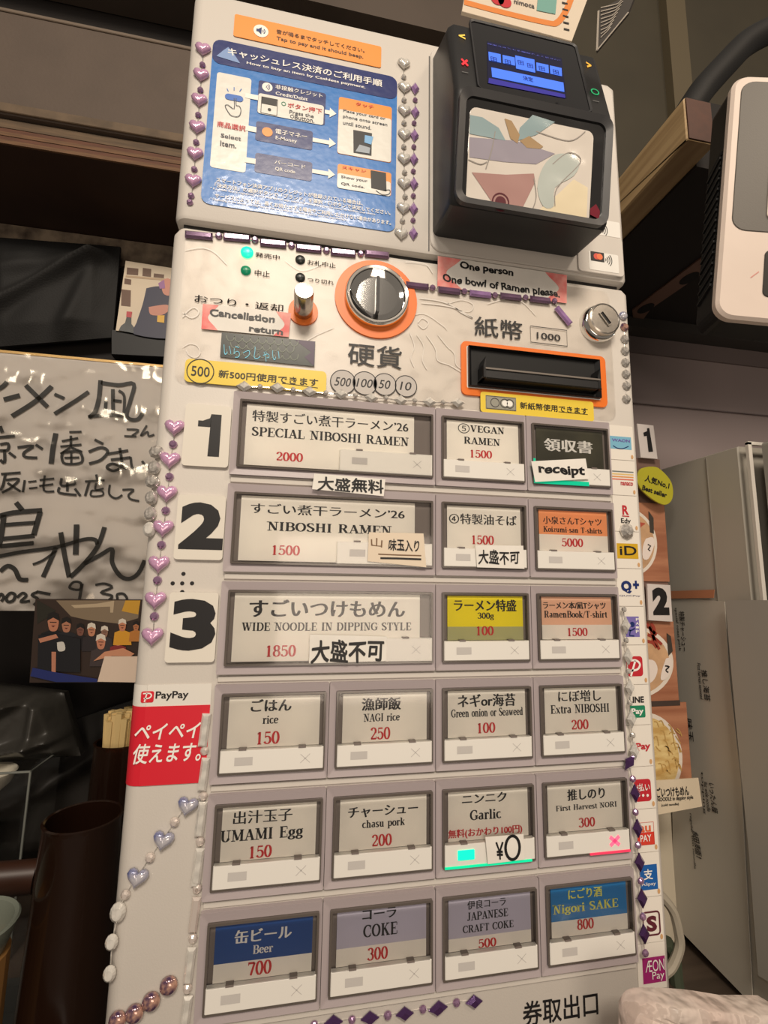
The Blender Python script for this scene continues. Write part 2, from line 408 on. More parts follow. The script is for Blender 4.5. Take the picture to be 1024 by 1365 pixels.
CHROME = mat('chrome', (232, 230, 226), .07, 1.0)
STEEL = mat('brushed_steel', (205, 198, 188), .28, 1.0, noise=(260, .12))
BLACKPL = mat('black_plastic', (22, 22, 23), .38)
SATIN = mat('charcoal_plastic', (30, 30, 31), .42, bump=(1200, .1, .0003))
NAVY = mat('navy_print', (24, 44, 104), .35)
NOTEPINK = mat('pink_marker', (236, 118, 116), .6, rgb2=(240, 170, 160), noise=(90, .3))

# ================================================================== ticket machine
tm = thing('ticket_machine', (0, .1, -.42), 'tall ivory ramen ticket vending machine with rows of priced menu buttons', 'vending machine')
def shell(name, z0, z1, rt, rb, parent):
    """cabinet block: big soft edges at left and right, front at Y=0"""
    X0, X1, B = -.1775, .1575, .22; e = .008; mb = MB(); prof = []
    for i in range(7):
        a = math.radians(180+90*i/6); prof.append((X0+e+e*math.cos(a), e+e*math.sin(a)))
    e2 = .005
    for i in range(7):
        a = math.radians(270+90*i/6); prof.append((X1-e2+e2*math.cos(a), e2+e2*math.sin(a)))
    prof += [(X1, B), (X0, B)]
    def inset(x, y, d):
        cx = min(max(x, X0+.012), X1-.012); return (x+(cx-x)*d/.012 if abs(cx-x) > 0 else x, y + (d if y < .1 else 0))
    vs = []; lev = [(z0, rb), (z0+rb*.3, rb*.3), (z0+rb, 0), (z1-rt, 0), (z1-rt*.3, rt*.3), (z1, rt)]
    for z, d in lev:
        for x, y in prof:
            a, b = inset(x, y, d); vs.append((a, b, z))
    k = len(prof); fs = []
    for r in range(len(lev)-1):
        for i in range(k):
            j = (i+1) % k; fs.append((r*k+i, r*k+j, (r+1)*k+j, (r+1)*k+i))
    fs += [tuple(range(k))[::-1], tuple(range((len(lev)-1)*k, len(lev)*k))]
    mb.add(vs, fs); return obj(name, mb, BODY, parent, smooth=True)
shell('cabinet_body', -.42, .1125, .006, .002, tm)
shell('cabinet_head', .1165, .3, .008, .003, tm)
mb = MB(); box(mb, (-.172, .006, .1125), (.152, .21, .1165)); obj('head_gap', mb, DARK, tm)
# panel seams of the head
for R, r in (((-.0045, .119, -.0037, .284), 0),):
    slab('seam', FACE, R, -.0005, .00012, GREYP, tm)
slab('reader_plate', FACE, (-.0035, .119, .1535, .2925), -.0005, .0012, BODY, tm, r=.009, bev=.0006)
slab('reader_plate', FACE, (.1135, .1195, .153, .152), .0012, .0022, BODY, tm, r=.003, bev=.0004)

# contactless payment stickers beside the reader
C4B = (540, 0, 3.2)
cs = slab('contactless_sticker', FACE, rect(FACE, C4B, 775, 1078, 905, 1175), .0022, .0024, WHITEP, tm, r=.001)
slab('card_mark', FACE, rect(FACE, C4B, 783, 1080, 842, 1128), .0024, .0026, BLACKP, cs)
p = newprint(cs, mat('contactless_red', (214, 62, 40), .4), FACE, .0027)
u0, v0, u1, v1 = rect(FACE, C4B, 790, 1086, 838, 1122); shp(p, [ell((u0*.62+u1*.38), (v0+v1)/2, (v1-v0)*.45)])
p2 = newprint(cs, mat('contactless_orange', (235, 110, 50), .4), FACE, .0028); shp(p2, [ell((u0*.35+u1*.65), (v0+v1)/2, (v1-v0)*.45)])
p = newprint(cs, BLACKP, FACE, .0026, 'wave_mark')
for cc, fr_n in (((855, 1108), .0026),):
    u, v = FACE.ray(*pp(C4B, *cc), .0026)
    for k in range(4): shp(p, stroke(ell(u-.001, v, .0016+.0017*k, None, 8, -42, 42), .0006))
cs2 = slab('contactless_sticker', FACE, (.128, .1535, .152, .167), .0012, .0014, WHITEP, tm, r=.001)
p = newprint(cs2, BLACKP, FACE, .0016, 'wave_mark'); u, v = FACE.ray(*pp(C4B, 835, 980), .0014)
for k in range(4): shp(p, stroke(ell(u-.001, v, .0016+.0017*k, None, 8, -42, 42), .0006))

# ------------------------------------------------------------------ menu buttons
C5 = (170, 520, 2.438); C6 = (560, 540, 3.2); C7 = (140, 880, 2.327); C8 = (560, 880, 3.012); C9 = (120, 1150, 2.226); C10 = (560, 1150, 2.844)
PYc, HH, PXc = .0593056, .05355, .066
CLR = {'w': CARD, 'olive': mat('olive_card', (72, 70, 54), .35, noise=(40, .35), coat=.3), 'or': mat('orange_card', (246, 160, 104), .6),
       'pe': mat('peach_card', (240, 190, 158), .6), 'ye': mat('yellow_card', (245, 228, 20), .6), 'yg': mat('sage_card', (178, 178, 128), .6),
       'bl': mat('blue_card', (20, 70, 140), .5), 'sk': mat('bright_blue_card', (22, 122, 190), .5), 'la': mat('lavender_card', (190, 186, 204), .6)}
YT = mat('yellow_print', (232, 232, 110), .5)
INS = .0012
def button(c0, c1, row, label, blocks=None, wide=None, pos=None, lit=None):
    """bezel cell with dark frame, paper card, clear cover and pressing strip; blocks: [(colour, fraction from the top)]"""
    u0 = -.132+PXc*c0; u1 = -.132+PXc*c1; vt = -PYc*row; vb = vt-HH
    mb = MB(); o = rr(u0+.0002, vb, u1-.0002, vt, .0008, 2); i_ = rr(u0+.0042, vb+.0046, u1-.0018, vt-.0050, .0008, 2)
    frame_ring(mb, FACE, o, i_, 0.0, .0032, .0008)
    b = obj('menu_button', mb, BEZ, tm, label)
    U0, U1, VT, VB = u0+.0042, u1-.0018, vt-.0050, vb+.0046
    mb = MB(); frame_ring(mb, FACE, rr(U0+.0001, VB+.0001, U1-.0001, VT-.0001, .0006, 2), rr(U0+.0014, VB+.0014, U1-.0014, VT-.0014, .0004, 2), .0, .0040)
    obj('dark_frame', mb, mat('smoky_frame', (92, 84, 78), .2, coat=.6), b)
    slab('back_plate', FACE, (U0+.0014, VB+.0014, U1-.0014, VT-.0014), 0, .0006, mat('back_plate', (120, 110, 104), .5), b)
    st = wide if wide is not None else U0+.0012
    sv = VT-.0305 if wide is None else VT-.0285
    cl, cr, ct, cb = (pos or (U0+.0042, U1-.0035, VT-.0022, VT-.0303))
    if wide is not None: cb = VB+.0022
    blocks = blocks or [('w', 1)]
    y = ct
    for k, (cc, fr_) in enumerate(blocks):
        y2 = ct-(ct-cb)*fr_
        slab('label_card', FACE, (cl, y2, cr, y), .0010, .0016+.00002*k, CLR[cc], b); y = y2
    slab('press_strip', FACE, (st, VB+.0012, U1-.0008, sv), .0016, .0044, CAP, b, r=.0005, bev=.0004)
    uw = U1-st
    for q in (.17, .74): slab('strip_tab', FACE, (st+uw*q, sv-.0003, st+uw*q+.0042, sv+.0007), .0016, .0047, mat('tab_grey', (120, 110, 105), .3), b)
    p = newprint(b, PALEP, FACE, .00452, 'sold_out_mark')
    m_ = (sv+VB+.0012)/2
    shp(p, [[(st+.008, m_-.0022), (st+.018, m_-.0022), (st+.018, m_+.0022), (st+.008, m_+.0022)]])
    if lit != 'x': 
        for a in (-1, 1): shp(p, stroke([(U1-.014, m_-.0024*a), (U1-.0085, m_+.0024*a)], .00035))
    pane('clear_cover', FACE, (U0+.0016, (sv if wide is None else VB+.0016), U1-.0016, VT-.0014), .0046, CLEAR, b)
    if lit == 'g':
        slab('lit_window', FACE, (st+.008, m_-.0027, st+.0185, m_+.0027), .0042, .0048, mat('green_lamp', (0, 235, 170), .4, emit=((0, 240, 170), 1.1)), b, r=.0004)
        slab('green_light_guide', FACE, (st, VB+.0003, U1-.003, VB+.0014), .0036, .0048, mat('green_guide', (0, 200, 150), .3, emit=((0, 235, 165), .55)), b)
    if lit == 'g2':
        slab('green_light_guide', FACE, (U0+.0002, VB+.0004, U1-.018, VB+.0034), .0032, .0046, mat('green_guide_dim', (0, 170, 130), .3, emit=((0, 200, 150), .4)), b)
        slab('green_light_guide', FACE, (U0+.0002, VB+.003, U0+.0016, VB+.018), .0032, .0046, MC['green_guide_dim'], b)
    if lit == 'x':
        pk = mat('pink_lamp', (255, 120, 150), .4, emit=((255, 70, 110), .8))
        q = newprint(b, pk, FACE, .0046, 'lit_cross')
        for a in (-1, 1): shp(q, stroke([(U1-.0150, m_-.0026*a), (U1-.0085, m_+.0026*a)], .0022))
        slab('red_light_guide', FACE, (st+uw*.5, VB+.0003, U1-.001, VB+.0014), .0036, .0048, mat('red_guide', (230, 60, 90), .3, emit=((255, 50, 90), .5)), b)
    return b
def W_(b, m, items, n=.00175, name='lettering'):
    p = newprint(b, m, FACE, n, name)
    for it in items:
        s, c, x0, y0, x1, y1 = it[:6]; st = it[6] if len(it) > 6 else 'serif'
        off = {'mincho': -.004, 'minchob': .0, 'serif': 0, 'sans': 0, 'bold': .02}[st]
        T(p, s, c, x0, y0, x1, y1, off, 'sans' if st == 'bold' else st)
b = button(0, 2, 0, 'menu button reading SPECIAL NIBOSHI RAMEN 2000', wide=-.0643, pos=(-.1236, -.0146, -.0072, -.046))
W_(b, BLACKP, [("特製すごい煮干ラーメン’26", C5, 408, 64, 912, 138, 'mincho'), ('SPECIAL NIBOSHI RAMEN', C5, 405, 118, 914, 183)]); W_(b, REDP, [('2000', C5, 484, 200, 570, 234)], name='price')
b = button(0, 2, 1, 'menu button reading NIBOSHI RAMEN 1500', wide=-.0643, pos=(-.1236, -.0137, -.0662, -.104))
W_(b, BLACKP, [("すごい煮干ラーメン’26", C5, 403, 366, 900, 420, 'mincho'), ('NIBOSHI RAMEN', C5, 453, 427, 858, 470)]); W_(b, REDP, [('1500', C5, 472, 503, 560, 538)], name='price')
b = button(0, 2, 2, 'menu button reading WIDE NOODLE IN DIPPING STYLE 1850', wide=-.0790, pos=(-.124, -.0100, -.1254, -.166))
W_(b, BLACKP, [("すごいつけもめん", C5, 400, 680, 900, 738, 'minchob'), ('WIDE NOODLE IN DIPPING STYLE', C5, 372, 755, 922, 781)]); W_(b, REDP, [('1850', C5, 453, 829, 547, 866)], name='price')
b = button(2, 3, 0, 'menu button reading VEGAN RAMEN 1500')
W_(b, BLACKP, [('⑤', C6, 162, 76, 212, 122, 'sans'), ('VEGAN', C6, 214, 85, 360, 125), ('RAMEN', C6, 188, 134, 342, 175)]); W_(b, REDP, [('1500', C6, 215, 189, 308, 229)], name='price')
b = button(3, 4, 0, 'dark olive receipt button lit green underneath', [('olive', 1)], lit='g2')
W_(b, WHITEP, [('領収書', C6, 530, 140, 735, 208, 'minchob')])
b = button(2, 3, 1, 'menu button reading 4 special oil soba 1500')
W_(b, BLACKP, [('④特製油そば', C6, 125, 460, 412, 516, 'mincho')]); W_(b, REDP, [('1500', C6, 222, 554, 316, 596)], name='price')
b = button(3, 4, 1, 'menu button with orange card reading T-shirts 5000', [('or', .6), ('w', 1)])
W_(b, BLACKP, [('小泉さんTシャツ', C6, 525, 473, 775, 516, 'mincho'), ('Koizumi-san T-shirts', C6, 527, 516, 778, 549)]); W_(b, REDP, [('5000', C6, 603, 567, 697, 606)], name='price')
b = button(2, 3, 2, 'menu button with bright yellow card reading 300g 100', [('ye', .7), ('yg', 1)])
W_(b, BLACKP, [('ラーメン特盛', C6, 146, 828, 410, 880, 'minchob'), ('300g', C6, 245, 885, 316, 917)]); W_(b, REDP, [('100', C6, 242, 943, 315, 982)], name='price')
b = button(3, 4, 2, 'menu button with peach card reading RamenBook T-shirt 1500', [('pe', .66), ('w', 1)])
W_(b, BLACKP, [('ラーメン本/凪Tシャツ', C6, 525, 838, 792, 871, 'minchob'), ('RamenBook/T-shirt', C6, 530, 877, 800, 909)]); W_(b, REDP, [('1500', C6, 630, 950, 716, 985)], name='price')
b = button(0, 1, 3, 'menu button reading rice 150')
W_(b, BLACKP, [('ごはん', C7, 455, 122, 577, 156, 'minchob'), ('rice', C7, 490, 173, 538, 196)]); W_(b, REDP, [('150', C7, 473, 222, 541, 259)], name='price')
b = button(1, 2, 3, 'menu button reading fisherman rice 250')
W_(b, BLACKP, [('漁師飯', C7, 798, 118, 917, 153, 'minchob'), ('NAGI rice', C7, 802, 167, 915, 187)]); W_(b, REDP, [('250', C7, 824, 209, 885, 245)], name='price')
b = button(2, 3, 3, 'menu button reading Green onion or Seaweed 100')
W_(b, BLACKP, [('ネギor海苔', C8, 152, 139, 382, 183, 'minchob'), ('Green onion or Seaweed', C8, 125, 198, 413, 220)]); W_(b, REDP, [('100', C8, 232, 252, 303, 291)], name='price')
b = button(3, 4, 3, 'menu button reading Extra NIBOSHI 200')
W_(b, BLACKP, [('にぼ増し', C8, 555, 123, 727, 163, 'mincho'), ('Extra NIBOSHI', C8, 525, 181, 760, 207)]); W_(b, REDP, [('200', C8, 607, 240, 678, 277)], name='price')
b = button(0, 1, 4, 'menu button reading UMAMI Egg 150')
W_(b, BLACKP, [('出汁玉子', C7, 400, 470, 580, 497, 'mincho'), ('UMAMI Egg', C7, 360, 530, 614, 553)]); W_(b, REDP, [('150', C7, 450, 577, 517, 610)], name='price')
b = button(1, 2, 4, 'menu button reading chasu pork 200')
W_(b, BLACKP, [('チャーシュー', C7, 756, 458, 970, 475, 'minchob'), ('chasu pork', C7, 798, 497, 930, 518)]); W_(b, REDP, [('200', C7, 828, 542, 890, 574)], name='price')
b = button(2, 3, 4, 'menu button reading Garlic with a lit green window', lit='g')
W_(b, BLACKP, [('ニンニク', C8, 170, 540, 347, 566, 'minchob'), ('Garlic', C8, 200, 603, 327, 634)]); W_(b, REDP, [('無料(おかわり100円)', C8, 114, 683, 410, 690, 'minchob')], name='price')
PRINTS[-1]['items'][-1]['R'] = rect(FACE, C8, 114, 683, 410, 696, .00175)
b = button(3, 4, 4, 'menu button reading First Harvest NORI 300 with a pink lit cross', lit='x')
W_(b, BLACKP, [('推しのり', C8, 592, 520, 742, 554, 'minchob'), ('First Harvest NORI', C8, 546, 585, 790, 588)]); W_(b, REDP, [('300', C8, 636, 634, 704, 667)], name='price')
b = button(0, 1, 5, 'menu button with navy blue card reading Beer 700', [('bl', .68), ('w', 1)])
W_(b, WHITEP, [('缶ビール', C9, 432, 202, 597, 222, 'minchob'), ('Beer', C9, 485, 245, 543, 264)]); W_(b, REDP, [('700', C9, 470, 295, 538, 328)], name='price')
b = button(1, 2, 5, 'menu button with lavender card priced 300', [('la', .68), ('w', 1)])
W_(b, BLACKP, [('コーラ', C9, 810, 141, 908, 160, 'minchob'), ('COKE', C9, 811, 186, 912, 211)]); W_(b, REDP, [('300', C9, 823, 254, 884, 284)], name='price')
b = button(2, 3, 5, 'menu button with lavender card reading JAPANESE CRAFT 500', [('la', .76), ('w', 1)])
W_(b, BLACKP, [('伊良コーラ', C10, 180, 145, 325, 162, 'mincho'), ('JAPANESE', C10, 178, 190, 334, 202), ('CRAFT COKE', C10, 162, 240, 355, 244)]); W_(b, REDP, [('500', C10, 220, 291, 290, 316)], name='price')
b = button(3, 4, 5, 'menu button with sky blue card reading Nigori SAKE 800', [('sk', .68), ('w', 1)])
W_(b, YT, [('にごり酒', C10, 562, 102, 690, 126, 'minchob'), ('Nigori SAKE', C10, 502, 163, 752, 174)]); W_(b, REDP, [('800', C10, 595, 216, 660, 248)], name='price')
# ticket outlet sign, gap above the outlet, panel lines
p = newprint(tm, BLACKP, FACE, .0002, 'outlet_lettering'); T(p, '券取出口', C10, 390, 530, 676, 576, .018)
slab('outlet_seam', FACE, (-.132, -.3535, .1318, -.3515), -.0004, .0002, GREYP, tm)
for row in range(6):   # thin rails under each button row
    slab('row_rail', FACE, (-.131, -PYc*row-.0581, .1318, -PYc*row-.0548), -.0002, .0012, BODY, tm, bev=.0004)
for x, y in ((182, 597), (147, 628), (178, 628), (210, 628), (178, 656)):
    u, v = FACE.ray(*pp(C5, x, y)); mb = MB(); lathe(mb, FACE.P(u, v, 0), (0, -1, 0), [(.0012, -.0003), (.0012, .0002)], 12); obj('speaker_hole', mb, BLACKP, tm)

# ------------------------------------------------------------------ control area
C3 = (220, 290, 3.012); C4 = (540, 330, 3.2); C1 = (220, 0, 2.844)
film = pane('dragon_film', FACE, (-.1685, .0025, .1400, .1078), .0006, FILM, tm, r=.007, label='crinkled clear film with pale dragon drawing')
p = newprint(film, mat('pale_drawing', (226, 220, 212), .35), FACE, .0007, 'dragon_drawing')
for pts, wd in (([(80, 130), (150, 120), (200, 140), (250, 190)], .0007), ([(70, 380), (100, 400), (125, 395), (135, 375), (115, 360), (90, 375), (70, 400)], .0008),
                ([(70, 520), (100, 505), (130, 515), (140, 545), (120, 560), (95, 550), (85, 530)], .0006), ([(560, 500), (610, 470), (680, 440)], .0006),
                ([(480, 170), (540, 210), (600, 200), (650, 170)], .0005)):
    shp(p, stroke(smooth_pts([FACE.ray(*pp(C3, x, y), .001) for x, y in pts]), wd, taper=True))
for pts, wd in (([(0, 60), (40, 60), (90, 70), (120, 110)], .0007), ([(60, 215), (140, 225), (200, 245), (240, 275), (290, 300), (220, 260), (160, 245), (70, 235)], .0009),
                ([(180, 240), (240, 222), (290, 240), (280, 270), (230, 268)], .0006), ([(20, 360), (40, 420), (25, 470), (40, 510)], .0006),
                ([(50, 370), (80, 420), (75, 480), (95, 520)], .0006), ([(90, 370), (130, 430), (140, 480), (190, 500), (240, 530)], .0007),
                ([(140, 370), (180, 420), (210, 450), (220, 500), (260, 525)], .0006), ([(55, 320), (75, 300), (100, 320), (80, 345), (55, 325)], .0007),
                ([(10, 300), (80, 280), (160, 330), (180, 350)], .0006), ([(350, 240), (430, 220), (500, 230), (560, 290)], .0006)):
    shp(p, stroke(smooth_pts([FACE.ray(*pp(C4, x, y), .001) for x, y in pts]), wd, taper=True))
p = newprint(tm, mat('panel_print', (38, 36, 36), .9, spec=.1), FACE, .0009, 'panel_lettering')
T(p, '発売中', C3, 363, 138, 460, 170, .012); T(p, '中止', C3, 361, 208, 420, 240, .012); T(p, 'お札中止', C3, 573, 168, 685, 203, .012); T(p, 'つり切れ', C3, 573, 240, 678, 271, .012)
T(p, 'おつり・返却', C3, 120, 308, 474, 380, .008)
p = newprint(tm, BLACKP, FACE, .0009, 'panel_lettering')
T(p, '硬貨', C3, 737, 500, 950, 610, .012); T(p, '紙幣', C4, 297, 292, 502, 398, .012); T(p, '1000', C4, 562, 360, 664, 400, .012)
p2 = newprint(tm, BLACKP, FACE, .00092, 'value_box'); R = rect(FACE, C4, 535, 334, 693, 421, .0009)
shp(p2, stroke([(R[0], R[1]), (R[2], R[1]), (R[2], R[3]), (R[0], R[3])], .0006, True))
for (x, y, r), s in (((715, 660, 50), '500'), ((803, 665, 48), '100'), ((883, 670, 45), '50'), ((968, 677, 43), '10')):
    u, v = FACE.ray(*pp(C3, x, y), .0009); uu, _ = FACE.ray(*pp(C3, x+r, y), .0009); rr_ = uu-u
    q = newprint(tm, mat('coin_disc_grey', (190, 184, 178), .5), FACE, .00088, 'coin_disc'); shp(q, [ell(u, v, rr_)])
    shp(p2, ringp(u, v, rr_, .0006)); wd = .0053 if len(s) > 2 else .0038
    p['items'].append(dict(s=s, R=(u-wd, v-.0031, u+wd, v+.0031), off=.01, style='sans', shear=.2, wob=0, fr=FACE))
# indicator lamps
for (x, y), on in (((330, 142), 2), ((325, 215), 1), ((543, 172), 0), ((543, 243), 0)):
    u, v = FACE.ray(*pp(C3, x, y)); mb = MB(); r = .0041 if on == 2 else .0033
    lathe(mb, FACE.P(u, v, 0), (0, -1, 0), [(r, 0), (r, .001), (r*.8, .0018), (r*.4, .0022), (.0001, .0023)], 20)
    m_ = [mat('lamp_off', (40, 44, 42), .3), mat('lamp_dim', (12, 118, 84), .3, emit=((0, 150, 100), .25)), mat('lamp_on', (30, 240, 160), .3, emit=((20, 245, 165), 1.2))][on]
    obj('indicator_lamp', mb, m_, tm, ['unlit black indicator', 'dim green indicator', 'bright green indicator'][on], smooth=True)
# coin slot
u, v = -.0418, .0762
mb = MB(); frame_ring(mb, FACE, ell(u, v-.0005, .0288, None, 48), ell(u, v, .0218, None, 48), 0, .0016, 0)
cslot = obj('coin_slot', mb, ORANGE, tm, 'orange ring of the coin slot', smooth=True)
mb = MB(); lathe(mb, FACE.P(u, v, 0), (0, -1, 0), [(.0222, 0), (.0222, .0055), (.0214, .0068), (.0205, .0070), (.0190, .0062), (.0190, .003)], 48); obj('chrome_rim', mb, CHROME, cslot, smooth=True)
mb = MB(); frame_ring(mb, FACE, ell(u, v, .0207, None, 48), ell(u, v, .0193, None, 48), .004, .0074, .0006); obj('bright_ring', mb, mat('bright_ring', (236, 230, 222), .2, .6), cslot, smooth=True)  # rim highlight painted in as a pale ring
mb = MB(); lathe(mb, FACE.P(u, v, 0), (0, -1, 0), [(.0188, .004), (.0186, .0060), (.016, .0046), (.011, .0032), (.005, .0026), (.0001, .0025)], 48); obj('chrome_dish', mb, CHROME, cslot, smooth=True)
slab('slot_opening', FACE, (u-.0012, v-.0130, u+.0012, v+.0135), .002, .0066, BLACKP, cslot, r=.0012)
# return lever
u, v = -.0912, .0602
mb = MB(); frame_ring(mb, FACE, ell(u, v, .0098, None, 32), ell(u, v, .0058, None, 32), 0, .0014, 0)
lv = obj('return_lever', mb, ORANGE, tm, 'orange ring of the return lever', smooth=True)
ax = Vector((.0, -1, .12)); mb = MB(); lathe(mb, FACE.P(u, v, 0), ax, [(.0062, 0), (.0062, .020), (.0057, .0212), (.0001, .0213)], 28)
obj('steel_knob', mb, mat('knob_steel', (190, 182, 174), .22, 1.0, noise=(200, .3)), lv, smooth=True)
# cylinder lock
u, v = .1282, .0775
mb = MB(); lathe(mb, FACE.P(u, v, 0), (0, -1, 0), [(.0150, 0), (.0150, .0012), (.0138, .005), (.0128, .0062), (.0122, .0064)], 40); lk = obj('cylinder_lock', mb, CHROME, tm, 'chrome collar of the key lock', smooth=True)
mb = MB(); lathe(mb, FACE.P(u, v, 0), (0, -1, 0), [(.0122, .004), (.0122, .0098), (.0112, .0104), (.0108, .0100), (.0001, .0100)], 40); obj('lock_face', mb, STEEL, lk, smooth=True)
fl = FACE.rot(-52); a = FACE.P(u, v, 0); uv = ((a-fl.O).dot(fl.U), (a-fl.O).dot(fl.V))
slab('keyhole', fl, (uv[0]-.0052, uv[1]-.0012, uv[0]+.0052, uv[1]+.0012), .0098, .0102, BLACKP, lk)
mb = MB(); frame_ring(mb, fl, rr(uv[0]-.0062, uv[1]-.0021, uv[0]+.0062, uv[1]+.0021, .0004, 2), rr(uv[0]-.0053, uv[1]-.0013, uv[0]+.0053, uv[1]+.0013, .0002, 2), .0096, .0108); obj('keyhole_rim', mb, STEEL, lk)
# banknote slot
O_, I_ = (.0192, .0122, .1326, .0520), (.0240, .0182, .1263, .0478)
mb = MB(); frame_ring(mb, FACE, rr(*O_, .004), rr(I_[0]-.0008, I_[1]-.0008, I_[2]+.0008, I_[3]+.0008, .001), 0, .0016, .0); bn = obj('banknote_slot', mb, ORANGE, tm, 'orange frame around the banknote slot')
mb = MB(); frame_ring(mb, FACE, rr(I_[0]-.0008, I_[1]-.0008, I_[2]+.0008, I_[3]+.0008, .001), rr(*I_, .0004), 0, .0014, 0); obj('white_rim', mb, WHITEP, bn)
mb = MB(); frame_ring(mb, FACE, rr(*I_, 0), rr(I_[0]+.003, I_[1]+.002, I_[2]-.003, I_[3]-.001, 0), .0002, .0042, .0034); obj('black_mouth', mb, BLACKPL, bn)
slab('dark_throat', FACE, (I_[0]+.001, I_[1]+.001, I_[2]-.001, I_[3]-.001), .0000, .0010, mat('throat_black', (8, 8, 8), .7), bn)
mb = MB(); prism(mb, FACE, [(I_[0]+.009, .0285), (I_[2]-.006, .0285), (I_[2]-.004, .0215), (I_[0]+.007, .0215)], .001, .011, .001); obj('note_ledge', mb, SATIN, bn)
slab('ledge_edge', FACE, (I_[0]+.009, .0277, I_[2]-.006, .0289), .0108, .0118, mat('worn_edge', (120, 112, 104), .4), bn)  # paler strip along the top of the ledge
for a, b_ in ((I_[0]+.0075, I_[0]+.0095), (I_[2]-.0075, I_[2]-.0055)): obj('note_guide', prism(MB(), FACE, [(a, .0215), (b_, .0215), (b_, .037), (a, .031)], .001, .0115, .0005), BLACKPL, bn)

# ================================================================== things stuck on the machine
def sheet(name, label, cat, c, pts, n0, n1, m, group=None, fr=FACE, rounded=None):
    q = quad(fr, c, pts, n0)
    if rounded:
        us = sorted(a for a, _ in q); vs_ = sorted(b for _, b in q)
        q = rr((us[0]+us[1])/2, (vs_[0]+vs_[1])/2, (us[2]+us[3])/2, (vs_[2]+vs_[3])/2, rounded)
    return obj(name, prism(MB(), fr, q, n0, n1), m, None, label, cat, group)
# digit plates beside the first three rows
def plate(c, pts, dig, box_, label, off=.05):
    pl = sheet('number_plate', label, 'plate', c, pts, .0004, .0020, mat('plate_white', (226, 220, 208), .35), 'number plates beside the menu buttons', rounded=.002)
    p = newprint(pl, BLACKP, FACE, .0022, 'digit')
    if dig == '1':
        R = rect(FACE, c, *box_, .0022); u0, v0, u1, v1 = R; w_ = u1-u0; h_ = v1-v0
        shp(p, [[(u0+w_*.5, v0), (u1, v0), (u1, v1), (u0+w_*.55, v1)], [(u0+w_*.55, v1), (u0+w_*.5, v1-h_*.10), (u0+w_*.2, v1-h_*.17), (u0, v1-h_*.17), (u0, v1-h_*.31), (u0+w_*.55, v1-h_*.31)]])
    else: T(p, dig, c, *box_, off)
plate(C5, [(188, 50), (338, 52), (330, 252), (180, 248)], '1', (232, 75, 297, 217), 'white number plate with black digit 1 left of the top button row')
plate(C5, [(166, 342), (325, 345), (307, 553), (152, 550)], '2', (176, 362, 308, 520), 'white number plate with black digit 2 left of the second button row')
plate(C5, [(140, 656), (298, 658), (284, 885), (122, 882)], '3', (148, 678, 282, 846), 'white number plate with black digit 3 left of the third button row')
# handwritten notes
n = sheet('paper_note', 'small paper note handwritten in black marker below the SPECIAL NIBOSHI RAMEN button', 'note', C5, [(607, 271), (838, 290), (833, 345), (600, 322)], .0052, .0054, NOTE)
T(newprint(n, INK, FACE, .0056, 'handwriting'), '大盛無料', C5, 620, 281, 832, 336, .028, wob=.04)
n = sheet('paper_note', 'paper note with smudged writing over two underlines on the NIBOSHI RAMEN 1500 button', 'note', C5, [(785, 462), (962, 466), (971, 576), (780, 556)], .0052, .0054, mat('note_aged', (228, 212, 190), .6))
p = newprint(n, INK, FACE, .0056, 'handwriting'); T(p, '味玉入り', C5, 850, 484, 948, 524, .03, wob=.05)
q = newprint(n, mat('brown_smudge', (120, 92, 66), .6), FACE, .0055, 'faded_handwriting'); T(q, '山', C5, 792, 480, 828, 510, .01, wob=.05)
line(q, C5, [(815, 533), (880, 536), (955, 538)], .0008); line(p, C5, [(822, 546), (880, 547), (955, 550)], .0012)
n = sheet('paper_note', 'paper note handwritten in black marker at the foot of the WIDE NOODLE button', 'note', C5, [(593, 794), (843, 801), (840, 880), (590, 888)], .0052, .0054, NOTE)
T(newprint(n, INK, FACE, .0056, 'handwriting'), '大盛不可', C5, 600, 815, 832, 882, .035, wob=.05)
n = sheet('paper_note', 'tilted paper note with receipt handwritten across the dark olive button', 'note', C6, [(474, 240), (706, 228), (720, 315), (491, 328)], .0056, .0058, NOTE)
T(newprint(n, INK, FACE, .0060, 'handwriting'), 'receipt', C6, 505, 250, 705, 312, .035, wob=.05)
n = sheet('paper_note', 'paper note handwritten in black marker under the number 4 oil soba button', 'note', C6, [(236, 597), (440, 600), (445, 698), (243, 692)], .0052, .0054, NOTE)
T(newprint(n, INK, FACE, .0056, 'handwriting'), '大盛不可', C6, 250, 618, 424, 680, .028, wob=.05)
n = sheet('paper_note', 'square paper note with yen sign and 0 stuck on the Garlic button', 'note', C8, [(262, 710), (415, 698), (420, 800), (272, 818)], .0056, .0058, NOTE)
p = newprint(n, INK, FACE, .0060, 'handwriting'); T(p, '￥', C8, 305, 735, 336, 800, .03, wob=.03)
u, v = FACE.ray(*pp(C8, 372, 753), .006); shp(p, stroke(ell(u, v, .0046, .0066, 24), .0017, True))
